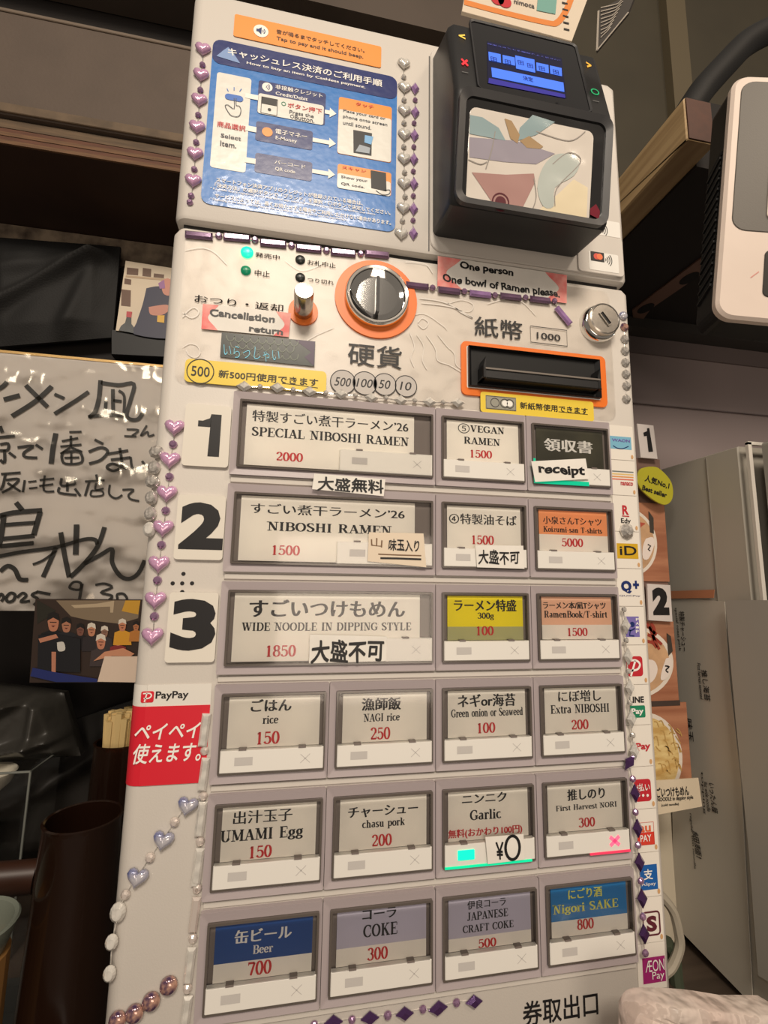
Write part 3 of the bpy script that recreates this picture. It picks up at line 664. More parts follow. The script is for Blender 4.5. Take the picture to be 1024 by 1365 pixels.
def tinted_note(label, c, pts, lines):
    n = sheet('paper_note', label, 'note', c, pts, .0012, .0014, NOTE)
    q = quad(FACE, c, pts, .0014); us = [a for a, _ in q]; vs_ = [b for _, b in q]
    tint = newprint(n, NOTEPINK, FACE, .0015, 'pink_tint'); A, B, C_, D_ = [Vector(x) for x in q]
    def bil(s, t): 
        r = (A*(1-s)+B*s)*(1-t)+(D_*(1-s)+C_*s)*t; return (r.x, r.y)
    for s0, s1, w0, w1 in ((0, 1, .1, .1),):
        k = 12
        for e in (0, 1):
            pts_in, pts_out = [], []
            for i in range(k+1):
                t = i/k; wv = .10+.12*abs(2*t-1)**2+.02*math.sin(9*t)
                pts_out.append(bil(e, t)); pts_in.append(bil(abs(e-wv*.8), t))
            for i in range(k): shp(tint, [[pts_out[i], pts_out[i+1], pts_in[i+1], pts_in[i]]])
    p = newprint(n, INK, FACE, .0017, 'handwriting')
    for s, x0, y0, x1, y1, off in lines: T(p, s, c, x0, y0, x1, y1, off, wob=.05)
    return n
tinted_note('pink edged paper note reading Cancellation return above the dark scaly sticker', C3, [(152, 346), (507, 384), (497, 480), (146, 447)],
            [('Cancellation', 180, 364, 440, 423, .032), ('return', 338, 434, 473, 472, .032)])
tinted_note('pink edged paper note reading One person One bowl of Ramen please', C4, [(140, 36), (690, 118), (690, 238), (138, 166)],
            [('One person', 234, 58, 463, 130, .034), ('One bowl of Ramen please.', 160, 112, 662, 222, .032)])
# dark scaly sticker
sc_ = sheet('picture_sticker', 'dark green scaly sticker with glowing blue handwriting under the Cancellation note', 'sticker', C3, [(228, 461), (604, 498), (600, 598), (221, 560)], .0010, .0012, mat('dark_green_print', (30, 42, 34), .3, noise=(60, .5), coat=.3))
p = newprint(sc_, mat('scale_outline', (112, 122, 104), .35), FACE, .0014, 'scale_drawing')
for i in range(11):
    for j in range(3):
        x = 262+i*32+(j % 2)*16; y = 478+j*28+i*2.6
        if x < 525: line(p, C3, smooth_pts([(x-16, y-6), (x-10, y+12), (x+2, y+18), (x+14, y+10), (x+17, y-6)], 3), .0004)
p = newprint(sc_, mat('purple_print', (66, 44, 74), .4), FACE, .0013, 'purple_corner'); shp(p, [quad(FACE, C3, [(520, 490), (602, 498), (598, 597), (560, 560), (588, 540)], .0013)])
T(newprint(sc_, mat('blue_script', (110, 205, 235), .4), FACE, .0015, 'blue_handwriting'), 'いらっしゃい', C3, 236, 508, 460, 580, -.012, wob=.06)
# yellow notices
y1 = sheet('yellow_notice', 'yellow sticker announcing new 500 yen coins with a circled 500', 'sticker', C3, [(82, 563), (650, 622), (645, 712), (78, 655)], .0014, .0018, YELLOW, 'yellow notices on the control panel', rounded=.003)
p = newprint(y1, BLACKP, FACE, .0020); T(p, '新500円使用できます', C3, 217, 611, 614, 678, .018); T(p, '500', C3, 107, 594, 178, 641, .008)
u, v = FACE.ray(*pp(C3, 142, 617), .002); shp(p, ringp(u, v, .0080, .0006)); line(p, C3, [(470, 665), (540, 673), (614, 684)], .0004)
y2 = sheet('yellow_notice', 'yellow sticker announcing new banknotes under the orange banknote slot', 'sticker', C4, [(323, 612), (806, 662), (802, 743), (320, 700)], .0022, .0026, YELLOW, 'yellow notices on the control panel', rounded=.002)
p = newprint(y2, BLACKP, FACE, .0028); T(p, '新紙幣使用できます', C4, 491, 658, 780, 712, .018); line(p, C4, [(655, 700), (780, 712)], .0004)
bnk = newprint(y2, mat('banknote_grey', (150, 148, 136), .5), FACE, .0028, 'banknote_picture'); R = rect(FACE, C4, 344, 629, 475, 698, .0028); shp(bnk, [rr(*R, 0)])
p = newprint(y2, GREYP, FACE, .0030, 'banknote_detail'); R2 = R
shp(p, stroke([(R2[0]+.0004, R2[1]+.0004), (R2[2]-.0004, R2[1]+.0004), (R2[2]-.0004, R2[3]-.0004), (R2[0]+.0004, R2[3]-.0004)], .0003, True))
for k in (.3, .62, .78): shp(p, ringp(R2[0]+(R2[2]-R2[0])*k, (R2[1]+R2[3])/2, .0032, .0005, 16))
p = newprint(y2, WHITEP, FACE, .0031, 'banknote_portrait')
for k in (.62, .78): shp(p, [ell(R2[0]+(R2[2]-R2[0])*k, (R2[1]+R2[3])/2, .0022)])
# small red round-cornered brand sticker wrapped at the left edge
CP_ = (140, 880, 2.327)
rs = obj('payment_poster', prism(MB(), FACE, rr(-.1690, -.2310, -.1340, -.1775, .0008), .0001, .0004), mat('poster_white', (226, 222, 214), .4), None, 'red and white payment sticker on the left edge of the machine', 'sticker')
slab('red_field', FACE, (-.1690, -.2310, -.1342, -.1892), .0004, .0006, mat('signal_red', (214, 32, 50), .35, coat=.2), rs)
mb = MB(); pts = []
e = .008
for i in range(6):
    a = math.radians(180+90*(i+1)/6); pts.append((-.1775+e+e*math.cos(a)-.0003*abs(math.cos(a)), e+e*math.sin(a)-.0004))
pts.append((-.1688, -.00062))
k = len(pts); vs = [(x, y, -.231) for x, y in pts]+[(x, y, -.1892) for x, y in pts]
obj('red_wrap', MB().add(vs, [(i, i+1, i+1+k, i+k) for i in range(k-1)]), MC['signal_red'], rs, smooth=True)
vs = [(x, y, -.1892) for x, y in pts]+[(x, y, -.1775) for x, y in pts]
obj('white_wrap', MB().add(vs, [(i, i+1, i+1+k, i+k) for i in range(k-1)]), MC['poster_white'], rs, smooth=True)
p = newprint(rs, BLACKP, FACE, .0006); T(p, 'PayPay', CP_, 158, 97, 258, 124, .02)
p = newprint(rs, WHITEP, FACE, .0008); T(p, 'ペイペイ', CP_, 96, 200, 292, 240, .02, shear=.15); T(p, '使えます。', CP_, 90, 262, 298, 312, .02, shear=.15)
lg = slab('logo_square', FACE, rect(FACE, CP_, 113, 97, 150, 131, .0005), .0004, .0006, MC['signal_red'], rs, r=.001)
pl_ = newprint(lg, WHITEP, FACE, .0008, 'logo_mark'); line(pl_, CP_, smooth_pts([(118, 104), (138, 103), (144, 110), (136, 118), (120, 119)], 4), .0007); line(pl_, CP_, [(130, 103), (122, 130)], .0007)

# ------------------------------------------------------------------ payment stickers down the right edge
C11 = (800, 540, 5.25); C12 = (800, 780, 4.55); C13 = (820, 1020, 3.957)
STK = mat('sticker_white', (232, 226, 216), .4); X0s, X1s = .1327, .1530; pitch = .0263
CBL = mat('pale_blue_print', (120, 178, 204), .45); TEAL = mat('green_print', (28, 130, 92), .45); GOLD = mat('gold_print', (208, 166, 32), .4)
MAG = mat('magenta_print', (158, 36, 110), .45); BLU = mat('blue_print', (20, 92, 168), .45); MAROON = mat('maroon_print', (92, 28, 44), .5); DRED = mat('dark_red_print', (190, 36, 48), .45); LAV = mat('violet_print', (120, 108, 176), .5)
names_ = ['a pale blue square', 'a striped band', 'a red letter R', 'a gold square', 'a navy Q and plus sign', 'a violet square', 'a red square with white P', 'a black word above a green box', 'a single red word',
          'a red square with three dots', 'an orange word above a red box', 'a blue square with one white character', 'a maroon S in a round cornered frame', 'a magenta square']
stk = []
for i in range(14):
    zt = -.0006-pitch*i
    o = obj('payment_sticker', prism(MB(), FACE, rr(X0s+.0002*(i % 3), zt-pitch+.0004, X1s, zt, .0006), .0001, .0005), STK, None,
            'white payment sticker printed with '+names_[i], 'sticker', 'payment stickers down the right edge'); stk.append(o)
def fld(i, m, c, x0, y0, x1, y1, r=0, n=.0006, name='printed_field'):
    p = newprint(stk[i], m, FACE, n, name); shp(p, [rr(*rect(FACE, c, x0, y0, x1, y1, n), r)]); return p
def tx(i, m, items, n=.0008):
    p = newprint(stk[i], m, FACE, n)
    for it in items: T(p, *it)
    return p
fld(0, CBL, C11, 68, 214, 222, 314); tx(0, mat('violet_text', (110, 90, 170), .5), [('WAON', C11, 84, 232, 210, 262, .02)])
p = newprint(stk[0], NAVY, FACE, .0008, 'smile_mark'); line(p, C11, smooth_pts([(92, 282), (120, 300), (160, 304), (200, 288)], 4), .0006)
for k, cc in enumerate([(110, 120, 120), (222, 190, 120), (220, 150, 80), (216, 110, 90)]):
    fld(1, mat('stripe_%s' % ['grey', 'sand', 'amber', 'coral'][k], cc, .5), C11, 85, 457+k*18, 235, 475+k*18, name='stripe')
tx(1, DRED, [('nanaco', C11, 145, 536, 232, 565, .02)])
tx(2, DRED, [('R', C11, 155, 700, 203, 768, .03)]); p = newprint(stk[2], DRED, FACE, .0008, 'rule'); line(p, C11, [(155, 775), (205, 779)], .0007); tx(2, BLACKP, [('Edy', C11, 147, 790, 218, 838, .015)])
fld(3, GOLD, C11, 116, 966, 270, 1077); tx(3, BLACKP, [('iD', C11, 137, 984, 258, 1052, .012)])
tx(4, NAVY, [('Q', C11, 146, 1228, 224, 1318, .06), ('+', C11, 230, 1228, 275, 1286, .05), ('QUICPay', C11, 136, 1328, 284, 1342, .0)])
fld(5, LAV, C12, 152, 190, 242, 314); tx(5, NAVY, [('●', C12, 180, 222, 212, 254, 0)]); p = newprint(stk[5], NAVY, FACE, .0008, 'figure_mark'); line(p, C12, smooth_pts([(165, 262), (185, 275), (212, 262)], 4), .001); line(p, C12, [(185, 272), (180, 305), (208, 308)], .001)
tx(5, WHITEP, [('P', C12, 217, 200, 236, 216, .02), ('A', C12, 217, 224, 236, 240, .02), ('I', C12, 217, 250, 236, 262, .02), ('P', C12, 217, 272, 236, 290, .02)])
fld(6, DRED, C12, 157, 432, 263, 552, .0022); p = newprint(stk[6], WHITEP, FACE, .0008, 'logo_mark'); line(p, C12, smooth_pts([(160, 462), (215, 456), (242, 480), (225, 512), (170, 520)], 5), .0014); line(p, C12, [(214, 458), (188, 552)], .0014)
tx(7, BLACKP, [('LINE', C12, 176, 677, 268, 712, .03)]); fld(7, TEAL, C12, 176, 732, 277, 802, .001); tx(7, WHITEP, [('Pay', C12, 190, 748, 266, 790, .03)], .001)
tx(8, DRED, [('Pay', C12, 218, 958, 308, 1006, .03)])
fld(9, DRED, C12, 205, 1180, 314, 1308, .0022); tx(9, WHITEP, [('d払い', C12, 216, 1206, 302, 1246, .02)], .001)
p = newprint(stk[9], WHITEP, FACE, .001, 'dots'); 
for x in (236, 262, 289): uu = FACE.ray(*pp(C12, x, 1275), .001); shp(p, [ell(*uu, .0009, None, 12)])
tx(10, mat('coral_print', (222, 96, 50), .5), [('au', C13, 127, 322, 190, 350, .02)]); fld(10, mat('brick_red_print', (212, 60, 44), .45), C13, 116, 358, 210, 416); tx(10, WHITEP, [('PAY', C13, 133, 370, 193, 400, .015)], .001)
p = newprint(stk[10], MC['brick_red_print'], FACE, .0008, 'box_line'); R = rect(FACE, C13, 116, 306, 210, 416, .0008); shp(p, stroke([(R[0], R[1]), (R[2], R[1]), (R[2], R[3]), (R[0], R[3])], .0003, True))
fld(11, BLU, C13, 126, 530, 228, 652); tx(11, WHITEP, [('支', C13, 150, 552, 200, 600, .02), ('Alipay', C13, 140, 622, 216, 636, .0)], .001)
p = newprint(stk[12], MAROON, FACE, .0008, 'frame_mark'); R = rect(FACE, C13, 146, 780, 240, 890, .0008); shp(p, stroke(rr(R[0], R[1], R[2], R[3], .002), .0010, True)); tx(12, MAROON, [('S', C13, 165, 798, 224, 874, .05)])
fld(13, MAG, C13, 143, 1020, 270, 1138); tx(13, WHITEP, [('ÆON', C13, 158, 1034, 262, 1080, .0), ('Pay', C13, 196, 1092, 262, 1134, .0)], .001)
for i in range(1, 13):      # small tan thumb marks in the corners
    p = newprint(stk[i-1 if i < 8 else i], mat('tan_mark', (206, 160, 110), .6), FACE, .0007, 'corner_mark')
    zt = -.0006-pitch*(i-1 if i < 8 else i)-pitch; shp(p, [ell(.1512, zt+.0030, .0010, .0016, 12)])

# ------------------------------------------------------------------ adhesive rhinestone chains
SIL = mat('silver_gem', (236, 230, 222), .12, .5, coat=1, noise=(420, .45)); HPK = mat('lilac_gem', (222, 172, 212), .1, .15, coat=1, film=300, noise=(200, .3)); HCL = mat('clear_gem', (232, 228, 220), .1, .2, coat=1, noise=(250, .22))
HDP = mat('violet_gem', (178, 138, 196), .12, .3, coat=1, film=300, noise=(160, .3)); DPU = mat('amethyst_gem', (84, 48, 104), .1, .6, coat=1); BPU = mat('plum_bar_gem', (140, 104, 138), .12, .5, coat=1, film=420, noise=(60, .4))
PRL = mat('pearl_gem', (226, 214, 206), .16, .4, coat=1); HBL = mat('blue_heart_gem', (200, 198, 206), .1, .25, coat=1, noise=(110, .5), rgb2=(96, 104, 160)); AMB = mat('amber_gem', (206, 160, 140), .1, .35, coat=1, noise=(260, .6), rgb2=(84, 58, 92)); MIR = mat('mirror_gem', (244, 240, 232), .1, .3, coat=1, noise=(330, .3))
LPU = mat('mauve_gem', (170, 134, 170), .12, .6, coat=1)
GM = {}
def heart_outline(s):
    out = []
    for i in range(20):
        t = 2*PI*i/20; out.append((s*.0620*16*math.sin(t)**3, s*.0620*(13*math.cos(t)-5*math.cos(2*t)-2*math.cos(3*t)-math.cos(4*t))))
    return out
def gem_mesh(kind, s, m):
    key = (kind, round(s, 5), m.name)
    if key in GM: return GM[key]
    L = Fr((0, 0, 0), (1, 0, 0), (0, 0, 1)); mb = MB()
    if kind == 'heart': o = heart_outline(s); h = s*.62; lv = [(1, 0), (1, h*.35), (.84, h*.7), (.5, h*.92)]
    elif kind == 'dome': o = ell(0, 0, s, s, 16); h = s*.7; lv = [(1, 0), (.96, h*.4), (.7, h*.82), (.35, h)]
    elif kind == 'oval': o = ell(0, 0, s, s*1.25, 14); h = s*.6; lv = [(1, 0), (.97, h*.35), (.6, h)]
    elif kind == 'round': o = ell(0, 0, s, s, 8); h = s*.6; lv = [(1, 0), (1, h*.3), (.55, h)]
    elif kind == 'bead': o = ell(0, 0, s, s, 10); h = s*.75; lv = [(1, 0), (.85, h*.55), (.45, h)]
    elif kind == 'diamond': o = [(s*.78, 0), (0, s*1.25), (-s*.78, 0), (0, -s*1.25)]; h = s*.5; lv = [(1, 0), (1, h*.3), (.52, h)]
    elif kind == 'wide_diamond': o = [(s*1.2, 0), (0, s*.85), (-s*1.2, 0), (0, -s*.85)]; h = s*.5; lv = [(1, 0), (1, h*.3), (.52, h)]
    elif kind == 'bar': o = [(s, -s*.29), (s, s*.29), (-s, s*.29), (-s, -s*.29)]; h = s*.22
    elif kind == 'vbar': o = [(s*.27, -s), (s*.27, s), (-s*.27, s), (-s*.27, -s)]; h = s*.22
    k = len(o)
    if kind in ('bar', 'vbar'):
        dx = s*.13; ins = [(x-math.copysign(dx, x), y-math.copysign(dx, y)) for x, y in o]; rings = [(o, 0), (o, h*.4), (ins, h)]
    else: rings = [([(x*q, y*q) for x, y in o], n) for q, n in lv]
    vs = [L.P(x, y, n) for r, n in rings for x, y in r]; fs = []
    for r in range(len(rings)-1):
        for i in range(k): j = (i+1) % k; fs.append((r*k+i, r*k+j, (r+1)*k+j, (r+1)*k+i))
    fs += [tuple(range((len(rings)-1)*k, len(rings)*k)), tuple(range(k))[::-1]]
    me = D.meshes.new(kind+'_gem'); me.from_pydata([tuple(v) for v in vs], [], fs); me.update(); me.materials.append(m)
    if kind in ('heart', 'dome'): me.polygons.foreach_set('use_smooth', [True]*len(me.polygons))
    GM[key] = me; return me
def chain(label, gems, thread=True, n=.0012):
    """gems: (crop, x, y, kind, size mm, material, turn)"""
    pos = [FACE.P(*FACE.ray(*pp(g[0], g[1], g[2])), n) for g in gems]
    org = Vector(pos[-1]); t = thing('gem_chain', org, label, 'rhinestones', 'rhinestone chains on the machine')
    for g, q in zip(gems, pos):
        nm = {'heart': 'heart_gem', 'dome': 'round_gem', 'oval': 'oval_gem', 'round': 'round_gem', 'bead': 'bead', 'diamond': 'diamond_gem', 'wide_diamond': 'diamond_gem', 'bar': 'bar_gem', 'vbar': 'bar_gem'}[g[3]]
        o = D.objects.new(nm, gem_mesh(g[3], g[4]/1000, g[5])); COL.objects.link(o); o.parent = t; o.location = q-org
        o.rotation_euler = (0, math.radians(g[6]) if len(g) > 6 else 0, 0)
    if thread:
        mb = MB(); tube(mb, [q+Vector((0, .0006, 0)) for q in pos], .00035, 5); obj('thread', mb, SIL, t)
    return t
NE = .0006
def alt(c, big, small, kb, sb, mb_, ks, ss, ms, rb=0):
    out = [(c, x, y, kb, sb, mb_, rb) for x, y in big]+[(c, x, y, ks, ss, ms) for x, y in small]
    return sorted(out, key=lambda g: g[2]) if kb not in ('bar', 'wide_diamond') else sorted(out, key=lambda g: g[1])
chain('chain of lilac heart gems down the left of the blue poster', alt(C1, [(145, 193), (138, 290), (131, 385), (123, 487), (115, 588), (108, 690)], [(143, 250), (135, 345), (127, 440), (119, 543), (112, 645), (100, 745), (95, 770)], 'heart', 5.4, HPK, 'bead', 2.2, LPU), n=NE)
chain('chain of clear silver heart gems down the right of the blue poster', alt(C1, [(905, 248), (907, 337), (907, 425), (907, 515), (906, 607), (906, 700), (903, 793), (895, 890)], [(905, 296), (906, 383), (906, 470), (905, 560), (908, 657), (910, 748), (900, 840)], 'heart', 5.0, HCL, 'bead', 2.1, SIL), n=NE)
chain('chain of violet diamond gems beside the card reader', alt(C1, [(947, 340), (948, 430), (945, 517), (943, 607), (943, 700), (942, 795), (941, 888)], [(948, 383), (944, 470), (943, 560), (941, 652), (941, 745), (940, 838)], 'diamond', 4.3, HDP, 'bead', 2.0, LPU), n=NE)
chain('row of plum bar gems above the green indicators', alt(C3, [(138, 78), (290, 87), (435, 110), (577, 130), (715, 147), (850, 153)], [(217, 78), (362, 95), (508, 117), (648, 137), (785, 150)], 'bar', 8.6, BPU, 'bead', 2.4, LPU, -3), n=.0010)
chain('row of plum bar gems running along the One person note', [(C4, 50, 170, 'bar', 8.2, BPU, -1), (C4, 115, 177, 'bead', 2.3, LPU), (C4, 185, 190, 'bar', 8.2, BPU, -1), (C4, 250, 192, 'bead', 2.3, LPU), (C4, 318, 205, 'bar', 8.2, HDP, -1),
      (C4, 380, 208, 'bead', 2.3, LPU), (C4, 447, 216, 'bar', 8.2, BPU, -1), (C4, 510, 218, 'bead', 2.3, LPU), (C4, 572, 229, 'bar', 8.2, BPU, -1), (C4, 633, 233, 'bead', 2.3, LPU), (C4, 670, 297, 'bar', 8.2, HDP, 48)], n=.0016)
chain('row of silver diamond gems under the coin values', sorted([(C3, x, y, 'wide_diamond', 4.2, MIR) for x, y in ((320, 685), (452, 690), (580, 705), (705, 715), (827, 730), (943, 740))]+[(C4, x, y, 'wide_diamond', 4.2, MIR) for x, y in ((100, 665), (220, 668))]
      + [(C3, x, y, 'bead', 1.8, SIL) for x, y in ((383, 685), (515, 697), (645, 710), (763, 720), (885, 730), (1000, 740))]+[(C4, 158, 665, 'bead', 1.8, SIL)], key=lambda g: pp(g[0], g[1], g[2])[0]), n=.0026)
chain('chain of pink heart gems left of the number plates', alt(C5, [(155, 122), (140, 227), (130, 335), (118, 447), (104, 563), (93, 680), (83, 797)], [(149, 177), (137, 282), (125, 392), (111, 503), (98, 618), (88, 735)], 'heart', 6.0, HPK, 'bead', 2.6, LPU), n=NE)
chain('string of large clear crystals on the left edge at the number plates', [(C5, 95, 202, 'round', 4.3, SIL), (C5, 87, 252, 'oval', 3.6, SIL), (C5, 82, 298, 'round', 4.2, SIL), (C5, 78, 350, 'oval', 3.6, SIL), (C5, 75, 402, 'oval', 3.5, SIL), (C5, 72, 453, 'oval', 3.6, HCL)], n=.0002)
CL = (760, 300, 3.879)
chain('column of round rhinestones right of the key lock', [(CL, x, y, 'dome' if i < 1 else 'round', 3.5, [HBL, AMB, SIL, SIL, SIL, SIL, SIL, SIL][i]) for i, (x, y) in enumerate([(272, 472), (279, 530), (281, 592), (282, 652), (284, 712), (287, 772), (290, 832), (289, 900)])], n=.0004)
chain('chain of silver and violet diamond gems over the payment stickers', [(C12, 122, 145, 'bead', 2.0, SIL), (C12, 133, 240, 'diamond', 4.6, MIR), (C12, 135, 330, 'bead', 2, SIL), (C12, 146, 425, 'diamond', 4.6, MIR), (C12, 146, 515, 'bead', 2, SIL),
      (C12, 156, 612, 'diamond', 4.6, MIR), (C12, 156, 705, 'bead', 2, SIL), (C12, 165, 800, 'diamond', 4.6, MIR), (C12, 172, 898, 'bead', 2.2, SIL), (C12, 183, 990, 'diamond', 4.6, MIR), (C12, 153, 1060, 'diamond', 4.6, DPU, 40), (C12, 172, 1160, 'bead', 2.3, LPU),
      (C12, 186, 1245, 'diamond', 4.6, DPU), (C13, 85, 232, 'bead', 2.3, LPU), (C13, 95, 315, 'diamond', 4.6, DPU), (C13, 98, 403, 'bead', 2.3, LPU), (C13, 105, 492, 'diamond', 4.6, DPU), (C13, 112, 590, 'bead', 2.3, LPU), (C13, 118, 680, 'diamond', 4.6, DPU),
      (C13, 122, 775, 'bead', 2.3, LPU), (C13, 128, 865, 'diamond', 4.6, DPU), (C13, 135, 965, 'bead', 2.3, LPU)], n=.0040)
chain('column of clear bar gems beside the lowest left buttons', [(C7, 310, 215, 'vbar', 9, HCL, 4), (C7, 309, 280, 'bead', 2.5, PRL), (C7, 308, 352, 'vbar', 8.8, HCL, 4), (C7, 305, 420, 'bead', 2.5, PRL), (C7, 299, 490, 'vbar', 9, HCL, 4), (C7, 296, 560, 'bead', 2.5, PRL),
      (C7, 290, 635, 'vbar', 9, HCL, 4), (C7, 288, 705, 'bead', 2.5, PRL), (C9, 318, 20, 'vbar', 8, HCL, 4), (C9, 318, 75, 'bead', 2.5, PRL), (C9, 312, 150, 'vbar', 8.6, PRL, 4), (C9, 306, 222, 'bead', 2.5, PRL), (C9, 297, 300, 'vbar', 8.6, HCL, 4), (C9, 290, 370, 'bead', 2.5, PRL), (C9, 286, 445, 'vbar', 8.6, HCL, 4)], n=NE)
chain('slanting chain of blue tinted heart gems below the red sticker', [(C7, 305, 420, 'bead', 2.4, PRL), (C7, 258, 447, 'heart', 5.6, HBL, 12), (C7, 217, 500, 'bead', 2.6, PRL), (C7, 183, 553, 'heart', 5.6, HBL, 12), (C7, 141, 610, 'bead', 2.6, PRL), (C7, 103, 668, 'heart', 5.6, HBL, 12), (C9, 107, 92, 'bead', 2.5, PRL), (C9, 85, 143, 'oval', 4.0, HCL), (C9, 66, 232, 'oval', 3.2, HCL), (C9, 60, 325, 'oval', 3.2, HCL)], n=.0008)
chain('string of amber rhinestones curving over the bottom left corner', [(C9, 235, 360, 'dome', 4.6, AMB), (C9, 183, 407, 'dome', 4.6, AMB), (C9, 134, 443, 'dome', 4.6, AMB), (C9, 84, 462, 'dome', 4.4, AMB)], n=NE)
chain('row of dark violet diamond gems under the lowest menu buttons', [(C9, 665, 478, 'bead', 2.2, LPU), (C9, 722, 470, 'wide_diamond', 4.4, DPU), (C9, 777, 463, 'bead', 2.2, LPU), (C9, 830, 458, 'wide_diamond', 4.4, DPU), (C9, 883, 450, 'bead', 2.4, LPU), (C9, 933, 445, 'wide_diamond', 4.4, DPU), (C9, 987, 432, 'bead', 2.2, LPU),
      (C9, 1028, 432, 'wide_diamond', 4.2, DPU), (C10, 70, 545, 'wide_diamond', 4.4, DPU), (C10, 137, 527, 'bead', 2.3, LPU), (C10, 203, 523, 'wide_diamond', 4.4, DPU)], n=NE)
o = D.objects.new('crystal', gem_mesh('round', .0056, SIL)); COL.objects.link(o); o.location = FACE.P(*FACE.ray(*pp(C11, 178, 882)), .0012); ORG[o.name] = o.location.copy()
setp(o, 'large single round crystal stuck below the red letter R', 'rhinestone')

# ------------------------------------------------------------------ blue instruction poster and orange notice
og = sheet('orange_notice', 'orange sticker with speaker icon reading Tap to pay and it should beep', 'sticker', C1, [(264, 52), (821, 180), (818, 258), (260, 138)], .0003, .0006, mat('orange_sticker', (240, 148, 52), .4, coat=.2), rounded=.0015)
p = newprint(og, mat('umber_print', (70, 40, 16), .5), FACE, .0008); T(p, '音が鳴るまでタッチしてください。', C1, 423, 110, 757, 200, .018); T(p, 'Tap to pay and it should beep.', C1, 423, 137, 752, 226, .018)
p = newprint(og, WHITEP, FACE, .0008, 'icon_disc'); u, v = FACE.ray(*pp(C1, 364, 117), .0008); shp(p, [ell(u, v, .0052)])
p = newprint(og, NAVY, FACE, .0010, 'speaker_icon'); shp(p, [[(u-.0032, v-.001), (u-.0018, v-.001), (u+.0004, v-.003), (u+.0004, v+.003), (u-.0018, v+.001), (u-.0032, v+.001)]])
for k in (1, 2): shp(p, stroke(ell(u+.0004, v, .0012*k, None, 8, -50, 50), .0005))
bp = obj('instruction_poster', prism(MB(), FACE, rr(-.1612, .1290, -.0292, .2578, .006), .0003, .0006), mat('poster_blue', (20, 112, 192), .34, coat=.3, bump=(150, .15, .0012)), None, 'glossy blue poster with cashless payment instructions on the machine head', 'poster')
NV = mat('poster_navy', (20, 38, 104), .3, coat=.15, bump=(150, .1, .0012)); PW = mat('poster_panel_white', (226, 224, 216), .3, coat=.3, bump=(150, .15, .0012)); PO = mat('poster_orange', (240, 146, 46), .35)
mb = MB(); prism(mb, FACE, rr(-.1612, .2380, -.0292, .2578, .006), .0006, .0008); obj('title_band', mb, NV, bp)
def panel(name, m, x0, y0, x1, y1, n0=.0006, n1=.0008, r=.0018): return slab(name, FACE, rect(FACE, C1, x0, y0, x1, y1, n1), n0, n1, m, bp, r=r)
panel('white_panel', PW, 198, 272, 305, 655, r=.002)
panel('navy_panel', NV, 356, 303, 606, 476)
panel('white_panel', PW, 355, 352, 600, 475, .0008, .0010)
panel('navy_panel', NV, 346, 458, 558, 570); panel('navy_panel', NV, 343, 578, 556, 688)
panel('orange_panel', PO, 660, 366, 857, 618); panel('white_panel', PW, 659, 412, 856, 616, .0008, .0010)
panel('orange_panel', PO, 655, 620, 857, 745); panel('white_panel', PW, 654, 655, 855, 745, .0008, .0010)
# mountain motif
p = newprint(bp, mat('pale_blue_motif', (120, 150, 200), .4), FACE, .0010, 'mountain_motif'); shp(p, [quad(FACE, C1, [(195, 212), (222, 190), (240, 178), (262, 205), (285, 240)], .001)])
pw = newprint(bp, WHITEP, FACE, .0010)
T(pw, 'キャッシュレス決済のご利用手順', C1, 240, 180, 823, 330, .022); T(pw, 'How to buy an item by Cashless payment.', C1, 310, 232, 760, 338, .018)
T(pw, '非接触クレジット', C1, 420, 320, 597, 372, .02); T(pw, 'Credit/Debit', C1, 420, 346, 541, 383, .015)
T(pw, '電子マネー', C1, 420, 488, 538, 528, .02); T(pw, 'E-Money', C1, 420, 514, 500, 546, .012); T(pw, 'バーコード', C1, 416, 606, 532, 641, .02); T(pw, 'QR code', C1, 418, 632, 493, 660, .012)
for s, x0, y0, x1, y1 in (('スマートフォン決済アプリのクレジットが登録されている場合は、', 195, 672, 750, 768), ('「決済方法」の選択ボタンで「ブランド」を選択・〇ボタンで決定してください。', 190, 692, 855, 800),
                          ('* If a credit card is registered in your smartphone app, select the brand and press the button to confirm your choice.', 172, 708, 800, 812),
                          ('サービスによっては、長くお待たせする場合やご利用いただけない場合があります。', 190, 732, 857, 838), ('* Depending on the service, you may have to wait for a while or may not be able to use it for payment here.', 172, 748, 690, 832)):
    T(pw, s, C1, x0, y0, x1, y1, .012 if s.isascii() else .03)
    R = pw['items'][-1]['R']; pw['items'][-1]['R'] = (R[0], R[3]-(.0021 if s.isascii() else .0034), R[2], R[3])
pr_ = newprint(bp, REDP, FACE, .0012); T(pr_, '商品選択', C1, 199, 458, 305, 498, .02); T(pr_, 'ボタン押下', C1, 466, 388, 595, 432, .02); T(pr_, 'タッチ', C1, 724, 386, 792, 412, .02); T(pr_, 'スキャン', C1, 672, 628, 762, 654, .02)
pb = newprint(bp, mat('poster_dark_print', (56, 60, 70), .5), FACE, .0012)
for s, x0, y0, x1, y1 in (('Select', 212, 504, 288, 533), ('Item.', 210, 532, 270, 562), ('Press the', 472, 416, 564, 448), ('Button.', 492, 434, 566, 466), ('Place your card or', 676, 413, 836, 458), ('phone onto screen', 675, 434, 843, 482), ('until sound.', 675, 457, 782, 492), ('Show your', 668, 664, 768, 694), ('QR code.', 668, 690, 757, 716)): T(pb, s, C1, x0, y0, x1, y1, .014)
